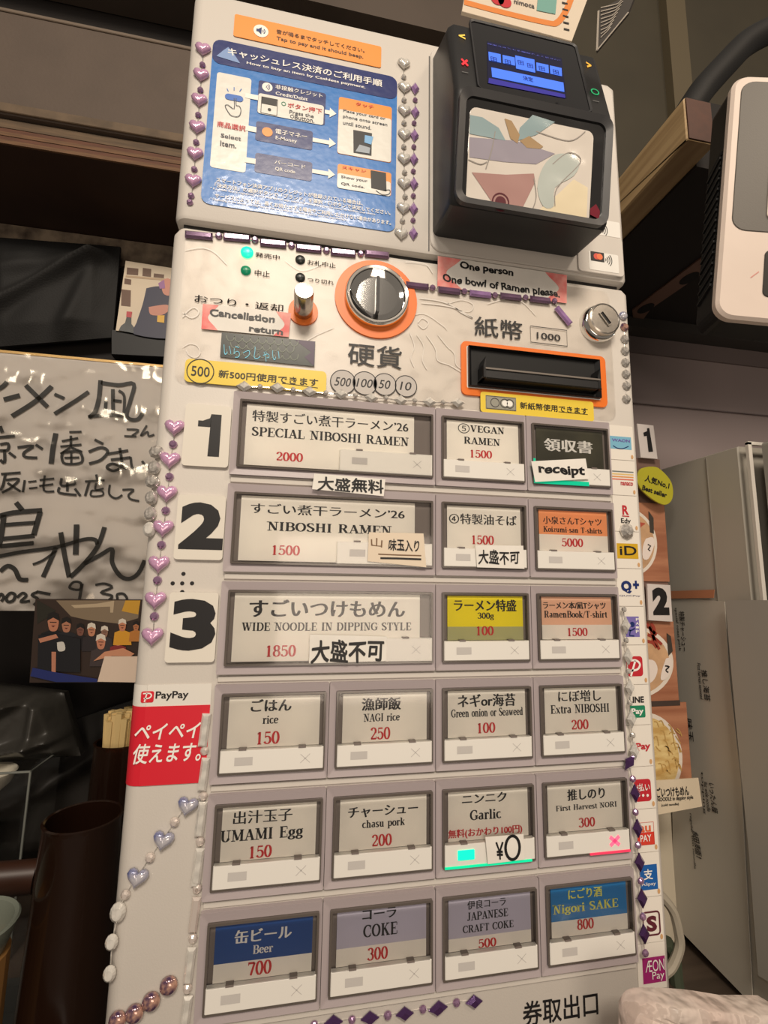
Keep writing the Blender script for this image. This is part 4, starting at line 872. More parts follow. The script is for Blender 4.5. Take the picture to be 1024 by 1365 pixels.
# hand icon, coloured discs, small machine and reader icons
line(pb, C1, smooth_pts([(262, 372), (262, 412), (240, 398), (228, 400), (236, 418), (252, 438), (280, 440), (288, 418), (282, 402), (270, 398), (270, 372)], 3), .0005)
p = newprint(bp, mat('icon_blue', (30, 100, 190), .4), FACE, .0011, 'finger_icon'); u0, v0, u1, v1 = rect(FACE, C1, 228, 352, 296, 388, .0011); shp(p, [rr(u0, v0, u1, v1, .003)])
for a, b_ in (((240, 346), (235, 335)), ((262, 342), (262, 330)), ((283, 346), (290, 336))): line(p, C1, [a, b_], .0005)
p = newprint(bp, WHITEP, FACE, .0010, 'contactless_icon'); u, v = FACE.ray(*pp(C1, 388, 330), .001); shp(p, [ell(u, v, .0036)])
p = newprint(bp, NAVY, FACE, .0012, 'wave_icon')
for k in (1, 2, 3): shp(p, stroke(ell(u-.0016, v, .0011*k, None, 8, -45, 45), .0004))
p = newprint(bp, PO, FACE, .0010, 'coin_icon'); u, v = FACE.ray(*pp(C1, 388, 500), .001); shp(p, [ell(u, v, .0036)])
p = newprint(bp, TEAL, FACE, .0012, 'ring_icon'); u, v = FACE.ray(*pp(C1, 450, 393), .0012); shp(p, ringp(u, v, .0014, .0005, 16)); 
u, v = FACE.ray(*pp(C1, 482, 441), .0012); p = newprint(bp, MC['poster_dark_print'], FACE, .0012, 'ring_icon'); shp(p, ringp(u, v, .0012, .0004, 16))
p = newprint(bp, BLACKP, FACE, .0012, 'machine_icon'); shp(p, [rr(*rect(FACE, C1, 367, 366, 424, 402, .0012), 0)]); R = rect(FACE, C1, 367, 366, 424, 438, .0012); shp(p, stroke([(R[0], R[1]), (R[2], R[1]), (R[2], R[3]), (R[0], R[3])], .0005, True))
u, v = FACE.ray(*pp(C1, 396, 415), .0012); shp(p, [ell(u, v, .0012, None, 12)])
shp(p, [quad(FACE, C1, [(714, 492), (785, 505), (783, 590), (715, 578)], .0012)]); shp(p, [quad(FACE, C1, [(780, 645), (838, 655), (840, 725), (782, 712)], .0012)])
p = newprint(bp, mat('icon_grey', (150, 160, 170), .4), FACE, .0014, 'reader_icon'); shp(p, [quad(FACE, C1, [(738, 548), (778, 560), (775, 582), (722, 574)], .0014)])
p = newprint(bp, mat('icon_sky', (110, 170, 220), .4), FACE, .0014, 'screen_icon'); shp(p, [quad(FACE, C1, [(758, 512), (790, 518), (782, 548), (756, 540)], .0014)])
line(pb, C1, smooth_pts([(800, 722), (825, 738), (850, 735), (852, 720), (830, 722)], 3), .0006)
p = newprint(bp, WHITEP, FACE, .0010, 'arrow')
def arrow(x0, y0, x1, y1, h):
    a = FACE.ray(*pp(C1, x0, y0), .001); b_ = FACE.ray(*pp(C1, x1, y1), .001); v = (a[1]+b_[1])/2; xm = b_[0]-h*1.2
    p = newprint(bp, WHITEP, FACE, .0010, 'arrow'); shp(p, [[(a[0], v-h*.4), (xm, v-h*.4), (xm, v+h*.4), (a[0], v+h*.4)], [(xm, v-h), (b_[0], v), (xm, v+h)]])
arrow(606, 422, 650, 432, .0040); arrow(560, 528, 648, 546, .0040); arrow(558, 648, 645, 662, .0040)
for x0, y0, x1, y1 in ((305, 352, 354, 380), (305, 474, 346, 502), (303, 595, 343, 622)): p = newprint(bp, WHITEP, FACE, .0010, 'arrow_stub'); shp(p, [rr(*rect(FACE, C1, x0, y0, x1, y1, .001), 0)])

# ================================================================== card reader
CB = (540, 0, 3.2)
rd = thing('card_reader', (.0555, -.02, .127), 'charcoal contactless card reader with a lit blue screen mounted on the machine head', 'card reader')
XL, XR = -.0015, .1130
PRF = [(.0, .1305), (-.0355, .1250), (-.0388, .1275), (-.0500, .1945), (-.0492, .1985), (-.0365, .2640), (-.033, .268), (.0, .2850)]   # (Y, Z) from the side
def xsec(mb, x0, x1, prf, inset=.004):
    cy = sum(a for a, _ in prf)/len(prf); cz = sum(b for _, b in prf)/len(prf); rings = []
    for x, d in ((x0, inset), (x0+inset*.35, inset*.3), (x0+inset, 0), (x1-inset, 0), (x1-inset*.35, inset*.3), (x1, inset)):
        rings.append([(x, min(a+(d if a < -.005 else 0), .0), b+(d if b < cz else -d)) for a, b in prf])
    k = len(prf); vs = [(x, y-.0013, z) for r in rings for x, y, z in r]; fs = []
    for r in range(len(rings)-1):
        for i in range(k): j = (i+1) % k; fs.append((r*k+i, r*k+j, (r+1)*k+j, (r+1)*k+i))
    fs += [tuple(range(k))[::-1], tuple(range((len(rings)-1)*k, len(rings)*k))]
    mb.add(vs, fs)
mb = MB(); xsec(mb, XL, XR, PRF); obj('housing', mb, SATIN, rd, smooth=True)
def plane2(a, b, lift=.0):    # frame through two (Y,Z) points
    V = Vector((0, b[0]-a[0], b[1]-a[1])).normalized(); fr = Fr((0, a[0]-.0013, a[1]), (1, 0, 0), V); return fr.at(lift)
GF = plane2(PRF[2], PRF[3]); UF = plane2(PRF[4], PRF[5])
hG = math.hypot(PRF[3][0]-PRF[2][0], PRF[3][1]-PRF[2][1]); hU = math.hypot(PRF[5][0]-PRF[4][0], PRF[5][1]-PRF[4][1])
# lower window: raised rim, dark surround, reflection in the glass painted as a pale panel
mb = MB(); frame_ring(mb, GF, rr(XL+.0025, -.0035, XR-.0030, hG+.0022, .0075, 6), rr(XL+.0072, .0010, XR-.0075, hG-.0025, .0055, 6), -.001, .0030, .0014)
obj('window_rim', mb, mat('rim_grey', (46, 46, 48), .4), rd, smooth=True)
slab('scan_window', GF, (XL+.0070, .0008, XR-.0073, hG-.0023), .0001, .0006, mat('window_black', (26, 25, 25), .05, spec=.8, coat=1, bump=(40, .25, .004)), rd, r=.006)
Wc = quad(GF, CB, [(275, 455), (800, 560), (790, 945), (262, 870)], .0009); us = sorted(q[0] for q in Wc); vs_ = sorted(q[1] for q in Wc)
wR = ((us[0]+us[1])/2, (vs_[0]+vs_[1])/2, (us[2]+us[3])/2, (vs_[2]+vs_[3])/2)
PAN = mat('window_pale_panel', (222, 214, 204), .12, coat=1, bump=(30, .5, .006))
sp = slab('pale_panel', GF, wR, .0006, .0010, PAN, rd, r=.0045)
def art(nm, m, pts, n):  # flat colour shapes painted for reflections in the glass
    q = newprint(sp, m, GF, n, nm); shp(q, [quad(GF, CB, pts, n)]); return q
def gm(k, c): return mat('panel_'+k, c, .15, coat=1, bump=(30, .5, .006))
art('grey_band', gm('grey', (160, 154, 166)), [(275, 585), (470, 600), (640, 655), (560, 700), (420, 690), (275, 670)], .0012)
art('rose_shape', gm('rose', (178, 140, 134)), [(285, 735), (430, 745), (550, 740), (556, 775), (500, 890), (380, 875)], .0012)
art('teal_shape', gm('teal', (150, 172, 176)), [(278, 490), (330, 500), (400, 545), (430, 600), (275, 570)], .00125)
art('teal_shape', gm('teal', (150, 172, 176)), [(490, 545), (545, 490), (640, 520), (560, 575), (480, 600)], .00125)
art('wood_shape', gm('tan', (176, 148, 112)), [(425, 505), (455, 515), (490, 575), (480, 612), (450, 590)], .0013)  # tan reflection in the glass
art('wood_shape', gm('tan', (176, 148, 112)), [(490, 600), (530, 580), (590, 625), (575, 635), (520, 630)], .0013)  # tan reflection in the glass
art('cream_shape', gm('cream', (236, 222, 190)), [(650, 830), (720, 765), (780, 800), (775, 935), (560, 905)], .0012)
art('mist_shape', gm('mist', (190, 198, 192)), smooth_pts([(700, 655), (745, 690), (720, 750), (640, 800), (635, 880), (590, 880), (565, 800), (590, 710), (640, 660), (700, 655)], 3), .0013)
p = newprint(sp, mat('panel_line', (150, 144, 138), .3), GF, .00135, 'crease_line')  # line painted as part of the reflection
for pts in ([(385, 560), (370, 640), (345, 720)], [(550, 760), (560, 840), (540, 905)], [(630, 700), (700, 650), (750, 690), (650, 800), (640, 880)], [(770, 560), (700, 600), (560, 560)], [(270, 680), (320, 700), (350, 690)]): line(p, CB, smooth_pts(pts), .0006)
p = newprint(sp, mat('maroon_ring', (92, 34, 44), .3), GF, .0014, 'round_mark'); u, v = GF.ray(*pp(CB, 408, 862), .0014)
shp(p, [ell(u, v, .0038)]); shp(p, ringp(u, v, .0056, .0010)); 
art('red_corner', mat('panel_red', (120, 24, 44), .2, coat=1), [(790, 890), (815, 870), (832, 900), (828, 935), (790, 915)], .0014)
# upper display
Sc = quad(UF, CB, [(280, 88), (740, 190), (788, 480), (302, 380)], .0010)
us = sorted(q[0] for q in Sc); vs_ = sorted(q[1] for q in Sc); dR = ((us[0]+us[1])/2, (vs_[0]+vs_[1])/2, (us[2]+us[3])/2, (vs_[2]+vs_[3])/2)
mb = MB(); frame_ring(mb, UF, rr(*dR, .004), rr(dR[0]+.0014, dR[1]+.0014, dR[2]-.0014, dR[3]-.0014, .003), 0, .0018, .0006); obj('display_rim', mb, mat('rim_grey', None), rd, smooth=True)
ds = slab('display', UF, (dR[0]+.0014, dR[1]+.0014, dR[2]-.0014, dR[3]-.0014), .0003, .0008, mat('display_black', (8, 8, 12), .08, coat=1), rd, r=.003)
def scr(nm, rgb, st, pts, n, r=.0003):
    m_ = mat('screen_'+nm, rgb, .3, emit=(rgb, st)); q = newprint(ds, m_, UF, n, 'screen_'+nm); shp(q, [quad(UF, CB, pts, n)])
scr('glow', (12, 14, 44), .35, [(350, 175), (668, 248), (690, 418), (352, 355)], .0010)
for x0, y0, x1, y1 in ((356, 220, 408, 268), (416, 234, 468, 280), (560, 266, 612, 312), (618, 279, 668, 325)): scr('blue', (62, 104, 214), .8, [(x0, y0), (x1, y0+11), (x1+2, y1), (x0+2, y1-11)], .0012)
scr('blue', (62, 104, 214), .8, [(470, 236), (552, 254), (556, 310), (474, 292)], .00125)
scr('blue', (62, 104, 214), .8, [(368, 287), (676, 352), (680, 392), (372, 328)], .0012)
scr('violet', (46, 42, 130), .55, [(358, 332), (682, 402), (684, 418), (356, 354)], .0011)
p = newprint(ds, mat('screen_text', (20, 28, 90), .3), UF, .0014, 'screen_lettering')
T(p, '決定', CB, 502, 322, 548, 350, .01)
for x, y in ((365, 240), (425, 252), (480, 255), (520, 268), (570, 280), (630, 295)): T(p, '田', CB, x, y, x+28, y+24, 0)
p = newprint(ds, mat('screen_small_text', (90, 96, 190), .3, emit=((90, 96, 190), .4)), UF, .0014, 'screen_lettering'); T(p, '決済ブランドを選択してください。', CB, 352, 188, 662, 256, 0)
# keys on both sides
for nm, c_, s, x0, y0, x1, y1, kx in (('yellow', (232, 190, 80), '<', 228, 140, 258, 168, 0), ('red', (225, 50, 60), '×', 240, 250, 270, 282, 0), ('amber', (235, 170, 60), '>', 772, 262, 798, 292, 1)):
    T(newprint(rd, mat('key_'+nm, c_, .3, emit=(c_, .5)), UF, .0006, 'key_symbol', nm+' lit key symbol'), s, CB, x0, y0, x1, y1, .04)
p = newprint(rd, mat('key_green', (30, 190, 120), .3, emit=((30, 200, 120), .5)), UF, .0006, 'key_symbol', 'green lit key symbol'); u, v = UF.ray(*pp(CB, 811, 391), .0006); shp(p, ringp(u, v, .0028, .0009, 20))
p = newprint(rd, mat('key_bar', (110, 110, 110), .4), UF, .0006, 'key_bar'); line(p, CB, [(243, 305), (270, 311)], .0006); line(p, CB, [(802, 428), (828, 434)], .0006)

# ================================================================== room
WALLD = mat('dark_wall_paint', (34, 28, 25), .8, noise=(8, .4)); WALLP = mat('mauve_grey_wall', (150, 136, 134), .55, noise=(5, .06))
def hitz(x, y, z):
    d = CR[0]*((x-512)/F_PX)+CR[1]*((y-682.5)/F_PX)+CR[2]; t = (z-CP.z)/d.z; return CP+d*t
def hity(x, y, Y):
    d = CR[0]*((x-512)/F_PX)+CR[1]*((y-682.5)/F_PX)+CR[2]; t = (Y-CP.y)/d.y; return CP+d*t
def hitx(x, y, X):
    d = CR[0]*((x-512)/F_PX)+CR[1]*((y-682.5)/F_PX)+CR[2]; t = (X-CP.x)/d.x; return CP+d*t
ZC = hity(940, 449, .30).z
def st(name, mb, m, **k): return obj(name, mb, m, None, kind='structure', **k)
mb = MB(); box(mb, (-.9, .30, -.42), (.0, .36, 1.0)); st('wall_back', mb, WALLD, label='dark wall behind the left shelves')
mb = MB(); box(mb, (.0, .30, -.42), (1.0, .36, ZC)); st('wall_right', mb, WALLP, label='mauve grey wall right of the machine')
mb = MB(); box(mb, (.0, .30, ZC), (1.0, .36, 1.0)); st('wall_right', mb, mat('olive_dark_panel', (62, 56, 42), .7, noise=(6, .2)), label='dark olive wall above the mauve wall')
for x0, x1 in ((888, 913), ):
    a = hity(x0, 60, .292).x; b_ = hity(x1, 60, .292).x; mb = MB(); box(mb, (a, .284, ZC+.05), (b_, .30, 1.0)); st('trim_1', mb, mat('olive_batten', (92, 82, 62), .6), label='upright olive batten on the dark wall')
mb = MB(); box(mb, (-.9, -.15, -.46), (.9, .36, -.42)); st('floor', mb, mat('counter_dark', (74, 62, 52), .5, noise=(14, .3, (1, 6, 1))), label='dark counter top carrying the machine')

# ------------------------------------------------------------------ shelf and cabinets at upper left
YW = .30
zS = hity(100, 312, YW).z; fa = hitz(60, 200, zS); Yf = fa.y
sh = thing('wall_shelf', (-.42, .25, zS), 'worn plywood shelf with dark underside above the black bag at upper left', 'shelf')
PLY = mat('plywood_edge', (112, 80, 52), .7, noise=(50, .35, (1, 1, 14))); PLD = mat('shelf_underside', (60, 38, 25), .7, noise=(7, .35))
zt1 = hity(100, 186, Yf).z; zt2 = hity(100, 174, Yf).z
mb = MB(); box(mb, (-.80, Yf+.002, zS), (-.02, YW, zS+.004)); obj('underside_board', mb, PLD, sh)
n_ply = 4
for k in range(n_ply):
    a = zS+(zt1-zS)*k/n_ply; mb = MB(); box(mb, (-.80, Yf+.0006*(k % 2), a+.0003), (-.02, Yf+.012, zS+(zt1-zS)*(k+1)/n_ply)); obj('ply_layer', mb, [PLY, mat('ply_red', (96, 58, 38), .7, noise=(40, .3, (1, 1, 9)))][k % 2], sh)
mb = MB(); box(mb, (-.80, Yf+.003, zt1+.003), (-.02, YW, zt2+.002)); obj('top_board', mb, mat('shelf_top_board', (102, 82, 60), .7, noise=(30, .4, (1, 1, 9))), sh)
zc0 = zt2+.0035; zc1 = hity(100, 34, Yf).z
cb = thing('storage_box', (-.42, .25, zc0), 'large plain taupe storage box standing on the plywood shelf', 'box')
mb = MB(); prism(mb, facing(Yf-.002), rr(-.80, zc0, -.02, zc1, .002), -.10, .0, .001); obj('box_body', mb, mat('taupe_board', (86, 73, 63), .7, noise=(20, .1), bump=(300, .2, .001)), cb)
mb = MB(); prism(mb, facing(Yf-.002), rr(-.80, zc0+.001, -.02, zc0+.011, .001), .0, .002, .0006); obj('bottom_strip', mb, mat('strip_beige', (104, 86, 66), .7, noise=(40, .4)), cb)
mb = MB(); prism(mb, facing(Yf-.002), rr(-.80, zc1-.004, -.02, zc1, .001), .0, .0015, .0006); obj('top_rim', mb, mat('rim_taupe', (104, 90, 76), .6), cb)
Yb = .23
zb0 = hity(470, 14, Yb).z; zb1 = zb0+.09
mb = MB(); box(mb, (-.85, Yb, zb0), (.22, .298, zb1)); obj('ceiling_beam', mb, mat('beam_brown', (80, 69, 60), .7, noise=(10, .15)), None, 'long taupe beam running above and behind the machine top', 'beam')
# marbled strip on the wall and black bag
mb = MB(); random.seed(3); za = hity(100, 345, YW-.004).z
top = [(x, zS-.0012) for x in (-.60, .0)]; bot = [(-.60+i*.03, za-.002+random.uniform(-.006, .006)) for i in range(21)]
prism(mb, facing(YW), [top[0]]+bot+[top[1]], .0003, .003); obj('marbled_paper', mb, mat('marbled_paper', (150, 134, 114), .7, noise=(26, .7), rgb2=(58, 46, 38)), None, 'torn marbled wallpaper strip under the plywood shelf', 'wallpaper')
def cloth(name, label, cat, fr, c, pts, m, depth, folds, seed=1, nx=70, ny=50):
    """soft sheet filling the outline's box with folds, closed at the back"""
    q = quad(fr, c, pts); A, B, Cc, Dd = [Vector(x) for x in q]; vs = []
    for j in range(ny+1):
        t = j/ny
        for i in range(nx+1):
            s = i/nx; uv = (A*(1-s)+B*s)*(1-t)+(Dd*(1-s)+Cc*s)*t
            e = min(1, 6*min(s, 1-s))*min(1, 6*min(t, 1-t)); h = depth*(.35+.65*e)
            for (fx, fy, w_, amp) in folds: h += amp*e*math.exp(-((s*fx+t*fy-w_)/.07)**2)
            h += .0015*e*math.sin(17*s+9*t+seed)
            vs.append(fr.P(uv.x, uv.y, h))
    n = (nx+1)*(ny+1)
    back = [fr.P(*((A*(1-s)+B*s)*(1-t)+(Dd*(1-s)+Cc*s)*t), 0.0005) for t in (0, 1) for s in (0, 1)]
    fs = [(j*(nx+1)+i+1, j*(nx+1)+i, (j+1)*(nx+1)+i, (j+1)*(nx+1)+i+1) for j in range(ny) for i in range(nx)]
    b0, b1, b2, b3 = n, n+1, n+2, n+3
    fs += [tuple([b0]+list(range(0, nx+1))+[b1]), tuple([b3]+[ny*(nx+1)+i for i in range(nx, -1, -1)]+[b2]),
           tuple([b2]+[j*(nx+1) for j in range(ny, -1, -1)]+[b0]), tuple([b1]+[j*(nx+1)+nx for j in range(ny+1)]+[b3]), (b0, b1, b3, b2)]
    return obj(name, MB().add(vs+back, fs), m, None, label, cat, smooth=True)
BAG = mat('black_cloth', (14, 13, 12), .75, bump=(600, .3, .001))
cloth('black_bag', 'black cloth bag with a diagonal fold hanging under the plywood shelf', 'bag', facing(.284), C0, [(-20, 318), (162, 332), (152, 452), (-20, 466)], BAG, .012, [(.7, 1, .75, .012), (.2, 1, .35, .005), (1, .3, .9, .006)])
# portrait photograph, partly behind the machine
def photo(label, c, pts, fr, base, n0=.0003, n1=.0009):
    return obj('photograph', prism(MB(), fr, quad(fr, c, pts, n0), n0, n1), base, None, label, 'photograph', None)
CG = (0, 280, 3.792)
P1 = facing(.276)
mb = MB(); prism(mb, P1, quad(P1, CG, [(560, 600), (905, 640), (905, 745), (560, 728)]), -.02, -.001, .001); obj('black_case', mb, mat('case_black', (7, 7, 7), .5), None, 'flat black case edge below the photograph of a man', 'case')
ph = photo('photograph of a person in dark blue shirt beside a bottle', CG, [(636, 258), (905, 300), (905, 640), (586, 610)], P1, mat('photo_beige', (206, 190, 166), .35))
def pa(parent, nm, m, fr, c, pts, n, sm=False):
    if sm: pts = smooth_pts(pts+[pts[0]], 4)[:-1]
    q = newprint(parent, m, fr, n, nm); shp(q, [quad(fr, c, pts, n)])
SK = mat('photo_skin', (196, 132, 112), .4); SHN = mat('photo_navy', (36, 36, 62), .4); BRN = mat('photo_brown', (96, 66, 46), .4)
pa(ph, 'printed_shelf', mat('photo_wood', (176, 150, 120), .4), P1, CG, [(636, 330), (905, 352), (905, 362), (634, 340)], .0011)
for x0, y0, x1, y1 in ((642, 290, 700, 330), (722, 292, 765, 338), (778, 320, 830, 344), (630, 345, 664, 378), (614, 400, 662, 488)): pa(ph, 'printed_frame', BRN, P1, CG, [(x0, y0), (x1, y0+6), (x1-2, y1), (x0-2, y1-5)], .0011)
pa(ph, 'printed_shirt', SHN, P1, CG, [(740, 395), (800, 385), (860, 400), (900, 480), (900, 640), (680, 628), (690, 570), (720, 480)], .0012, True)
pa(ph, 'printed_arm', SK, P1, CG, [(752, 490), (840, 478), (860, 500), (820, 530), (762, 528)], .0014, True)
pa(ph, 'printed_face', SK, P1, CG, [(812, 360), (850, 345), (880, 380), (860, 430), (825, 420)], .0014, True)
pa(ph, 'printed_mask', mat('photo_violet', (150, 100, 150), .4), P1, CG, [(800, 370), (830, 352), (835, 395), (808, 398)], .0016)
pa(ph, 'printed_bottle', mat('photo_bottle', (22, 26, 24), .3), P1, CG, [(600, 608), (612, 585), (632, 570), (640, 540), (664, 540), (664, 575), (676, 590), (676, 622)], .0014)
pa(ph, 'printed_cap', mat('photo_red', (176, 30, 40), .3), P1, CG, [(640, 512), (668, 514), (664, 544), (638, 540)], .0015)
pa(ph, 'printed_badge', mat('photo_yellow', (220, 170, 40), .3), P1, CG, [(796, 532), (832, 532), (830, 570), (794, 565)], .0016)

# ------------------------------------------------------------------ autographed board
SB = facing(.13)
bq = quad(SB, C0, [(-60, 466), (216, 487), (200, 803), (-60, 818)]); uR = -.186
tl = SB.ray(0, 470); bl = SB.ray(0, 814)
ab = thing('autograph_board', SB.P(-.32, bl[1], 0), 'white board with large black brush handwriting wrapped in crinkled clear film', 'sign board')
slab('board', SB, (-.455, bl[1], uR, tl[1]), -.005, 0, mat('board_paper', (186, 180, 174), .6, noise=(9, .06)), ab)
slab('gold_edge', SB, (-.455, tl[1], uR, tl[1]+.0022), -.005, .0006, mat('gold_edge', (186, 152, 96), .4, .5), ab)
pane('wrapping_film', SB, (-.455, bl[1], uR, tl[1]), .0026, mat('wrapping_film', (255, 246, 228), .12, 1.0, trans=(.03,), bump=(26, .9, .012)), ab)
CH = (0, 600, 4.0167)
bw = newprint(ab, mat('brush_ink', (10, 11, 12), .5), SB, .0010, 'brush_writing')
def br(c, pts, wpx): 
    q = [SB.ray(*pp(c, x, y), .001) for x, y in smooth_pts(pts, 4)]; s_ = abs(SB.ray(101, 600, .001)[0]-SB.ray(100, 600, .001)[0]); shp(bw, stroke(q, wpx/c[2]*s_))
for pts, wd in (([(-10, 905), (15, 890), (35, 868)], 24), ([(18, 958), (100, 936)], 26), ([(130, 885), (180, 935), (240, 995)], 24), ([(262, 890), (180, 965), (60, 1042)], 26), ([(275, 930), (325, 952)], 18), ([(448, 918), (380, 965), (275, 1030)], 22),
                ([(508, 860), (500, 950), (480, 1020), (450, 1048)], 24), ([(510, 872), (600, 884), (676, 878), (660, 960), (640, 1030), (655, 1056), (700, 1055), (735, 1000)], 22),
                ([(570, 905), (572, 1030)], 20), ([(535, 960), (532, 1028)], 18), ([(572, 962), (615, 966)], 16), ([(445, 1045), (540, 1036), (625, 1042)], 18), ([(600, 912), (628, 940), (625, 1035)], 15),
                ([(640, 1108), (700, 1112), (668, 1140)], 11), ([(628, 1142), (690, 1144)], 11), ([(742, 1088), (712, 1140), (745, 1120), (752, 1142), (780, 1134)], 11),
                ([(0, 1092), (12, 1125)], 18), ([(-20, 1150), (75, 1142)], 16), ([(0, 1185), (40, 1180), (38, 1212), (-5, 1215)], 15), ([(22, 1212), (22, 1275), (0, 1262)], 15), ([(45, 1225), (78, 1250)], 14),
                ([(88, 1200), (168, 1192), (122, 1225), (128, 1248), (188, 1252)], 15), ([(180, 1185), (215, 1208)], 14), ([(282, 1128), (268, 1200), (258, 1282)], 26),
                ([(312, 1168), (395, 1152)], 12), ([(350, 1122), (412, 1120)], 12), ([(358, 1140), (358, 1200)], 13), ([(305, 1195), (412, 1185)], 12), ([(355, 1200), (305, 1232)], 12), ([(360, 1200), (415, 1222)], 12), ([(318, 1225), (400, 1222), (412, 1275), (330, 1282), (312, 1250), (318, 1225)], 14), ([(325, 1252), (400, 1250)], 11), ([(360, 1225), (360, 1280)], 11),
                ([(478, 1160), (522, 1182)], 14), ([(448, 1222), (510, 1200), (545, 1220), (510, 1262), (450, 1282)], 16),
                ([(545, 1232), (648, 1215)], 15), ([(560, 1262), (660, 1250)], 15), ([(605, 1202), (615, 1290), (575, 1318), (540, 1300), (570, 1282), (640, 1308)], 15), ([(660, 1248), (668, 1300), (690, 1308)], 14), ([(718, 1268), (740, 1300)], 14)):
    br(CG, pts, wd)
for pts, wd in (([(5, 128), (110, 120)], 14), ([(28, 130), (15, 190), (0, 215)], 14), ([(30, 160), (100, 155), (60, 200), (10, 228)], 14), ([(40, 175), (110, 222)], 13),
                ([(132, 160), (122, 225)], 12), ([(150, 170), (195, 165)], 10), ([(155, 205), (200, 200)], 10), ([(212, 160), (290, 152)], 12), ([(210, 192), (285, 182)], 12), ([(240, 135), (235, 215), (290, 220)], 12),
                ([(330, 150), (330, 190), (400, 182)], 14), ([(362, 140), (360, 220)], 14), ([(400, 150), (402, 185)], 12), ([(318, 198), (318, 228), (410, 240)], 14), ([(400, 205), (430, 245)], 14),
                ([(515, 130), (520, 158)], 13), ([(455, 168), (560, 162)], 13), ([(478, 170), (455, 245)], 13), ([(515, 175), (512, 212), (555, 205)], 11), ([(490, 215), (488, 245), (548, 242), (545, 218), (490, 216)], 10),
                ([(588, 185), (585, 235), (620, 258), (655, 240)], 12), ([(655, 212), (715, 212), (688, 240), (700, 262), (745, 272)], 12),
                ([(85, 280), (120, 322)], 26), ([(-10, 355), (70, 335), (225, 322)], 28), ([(20, 345), (10, 430), (-8, 520)], 28), ([(215, 330), (195, 400), (180, 455)], 28), ([(25, 400), (190, 388)], 22), ([(15, 475), (185, 458)], 24), ([(0, 515), (180, 498)], 26),
                ([(-10, 570), (120, 545), (300, 520), (450, 478), (510, 480), (520, 505)], 22), ([(0, 650), (40, 620), (80, 640), (105, 690), (150, 695)], 24), ([(325, 440), (345, 560), (370, 680)], 26), ([(300, 520), (270, 590), (230, 680)], 24), ([(175, 612), (230, 590), (300, 540)], 14),
                ([(410, 398), (405, 560)], 30), ([(375, 680), (440, 620), (520, 520), (560, 412)], 26), ([(450, 610), (540, 560), (600, 530), (600, 600), (640, 670), (690, 690), (740, 660), (775, 590)], 24),
                ([(-10, 790), (5, 770), (20, 790), (5, 810)], 16), ([(30, 790), (55, 765), (80, 775), (70, 805), (42, 812), (30, 790)], 16), ([(90, 790), (120, 765), (140, 780), (110, 812), (160, 808)], 15), ([(200, 760), (170, 775), (205, 800), (180, 830)], 15), ([(195, 758), (270, 772)], 16),
                ([(400, 748), (372, 735), (395, 706), (432, 712), (430, 745), (400, 748)], 14), ([(440, 715), (425, 800)], 16), ([(510, 722), (560, 715), (600, 735), (540, 762), (600, 780), (580, 805)], 14), ([(630, 800), (628, 772), (662, 770), (680, 800), (640, 812), (630, 800)], 14)):
    br(CH, pts, wd)
# group photograph leaning on the board's lower edge
GP = facing(.126)
gp = photo('group photograph of smiling people at the foot of the brush board', CH, [(192, 796), (800, 800), (800, 1246), (160, 1244)], GP, mat('photo_dark', (50, 38, 32), .3), -.0006, .0)
def g(nm, rgb, pts, n=.0003, sm=True): pa(gp, nm, mat('group_'+nm+'%d' % (sum(rgb)), rgb, .35), GP, CH, pts, n, sm)
g('printed_wall', (120, 104, 84), [(300, 805), (750, 805), (740, 900), (640, 930), (470, 910), (380, 890)], .0002, False)
g('printed_lamp_panel', (186, 140, 46), [(672, 805), (752, 805), (740, 880), (652, 862)], .0003, False)
g('printed_pipe', (168, 150, 124), [(380, 830), (520, 822), (612, 806), (606, 870), (590, 870), (590, 838), (400, 846)], .0003, False)
g('printed_corner', (36, 34, 26), [(196, 800), (300, 860), (250, 900), (200, 930)], .0003, False)
folk = [(285, 925, 40, (170, 112, 86), (20, 20, 22)), (355, 940, 32, (160, 108, 84), (30, 30, 34)), (430, 965, 26, (110, 72, 60), (26, 22, 24)), (490, 965, 28, (176, 120, 92), (40, 34, 36)), (560, 975, 24, (130, 96, 80), (50, 44, 46)), (540, 1030, 32, (180, 118, 92), (60, 50, 50)), (632, 1018, 26, (178, 116, 86), (120, 40, 40)), (655, 940, 26, (176, 120, 84), (196, 140, 40)), (728, 945, 20, (166, 106, 70), (170, 110, 50))]
for i, (x, y, r, skn, top_) in enumerate(folk):
    g('printed_clothes', top_, [(x-r*1.9, y+r*4), (x-r*1.6, y+r*1.4), (x, y+r*.8), (x+r*1.6, y+r*1.4), (x+r*1.9, y+r*4)], .0004+.0001*i, False)
    g('printed_face', skn, [(x-r*.75, y-r*.2), (x-r*.4, y-r), (x+r*.4, y-r), (x+r*.75, y-r*.2), (x+r*.45, y+r), (x-r*.45, y+r)], .00045+.0001*i)
    hc = (200, 190, 176) if i in (3, 4, 5, 7) else (24, 20, 18)
    g('printed_hat', hc, [(x-r*.85, y-r*.25), (x-r*.7, y-r*1.2), (x, y-r*1.5), (x+r*.7, y-r*1.2), (x+r*.85, y-r*.25), (x, y-r*.7)], .00047+.0001*i, False)
    g('printed_smile', (90, 40, 36), [(x-r*.3, y+r*.35), (x+r*.3, y+r*.35), (x, y+r*.6)], .00049+.0001*i, False)
    g('printed_eyes', (40, 26, 22), [(x-r*.45, y-r*.15), (x+r*.45, y-r*.12), (x+r*.45, y-r*.0), (x-r*.45, y-r*.03)], .00049+.0001*i, False)
g('printed_shirt_front', (22, 22, 26), [(205, 990), (300, 985), (430, 1010), (430, 1190), (200, 1180)], .0015, False)
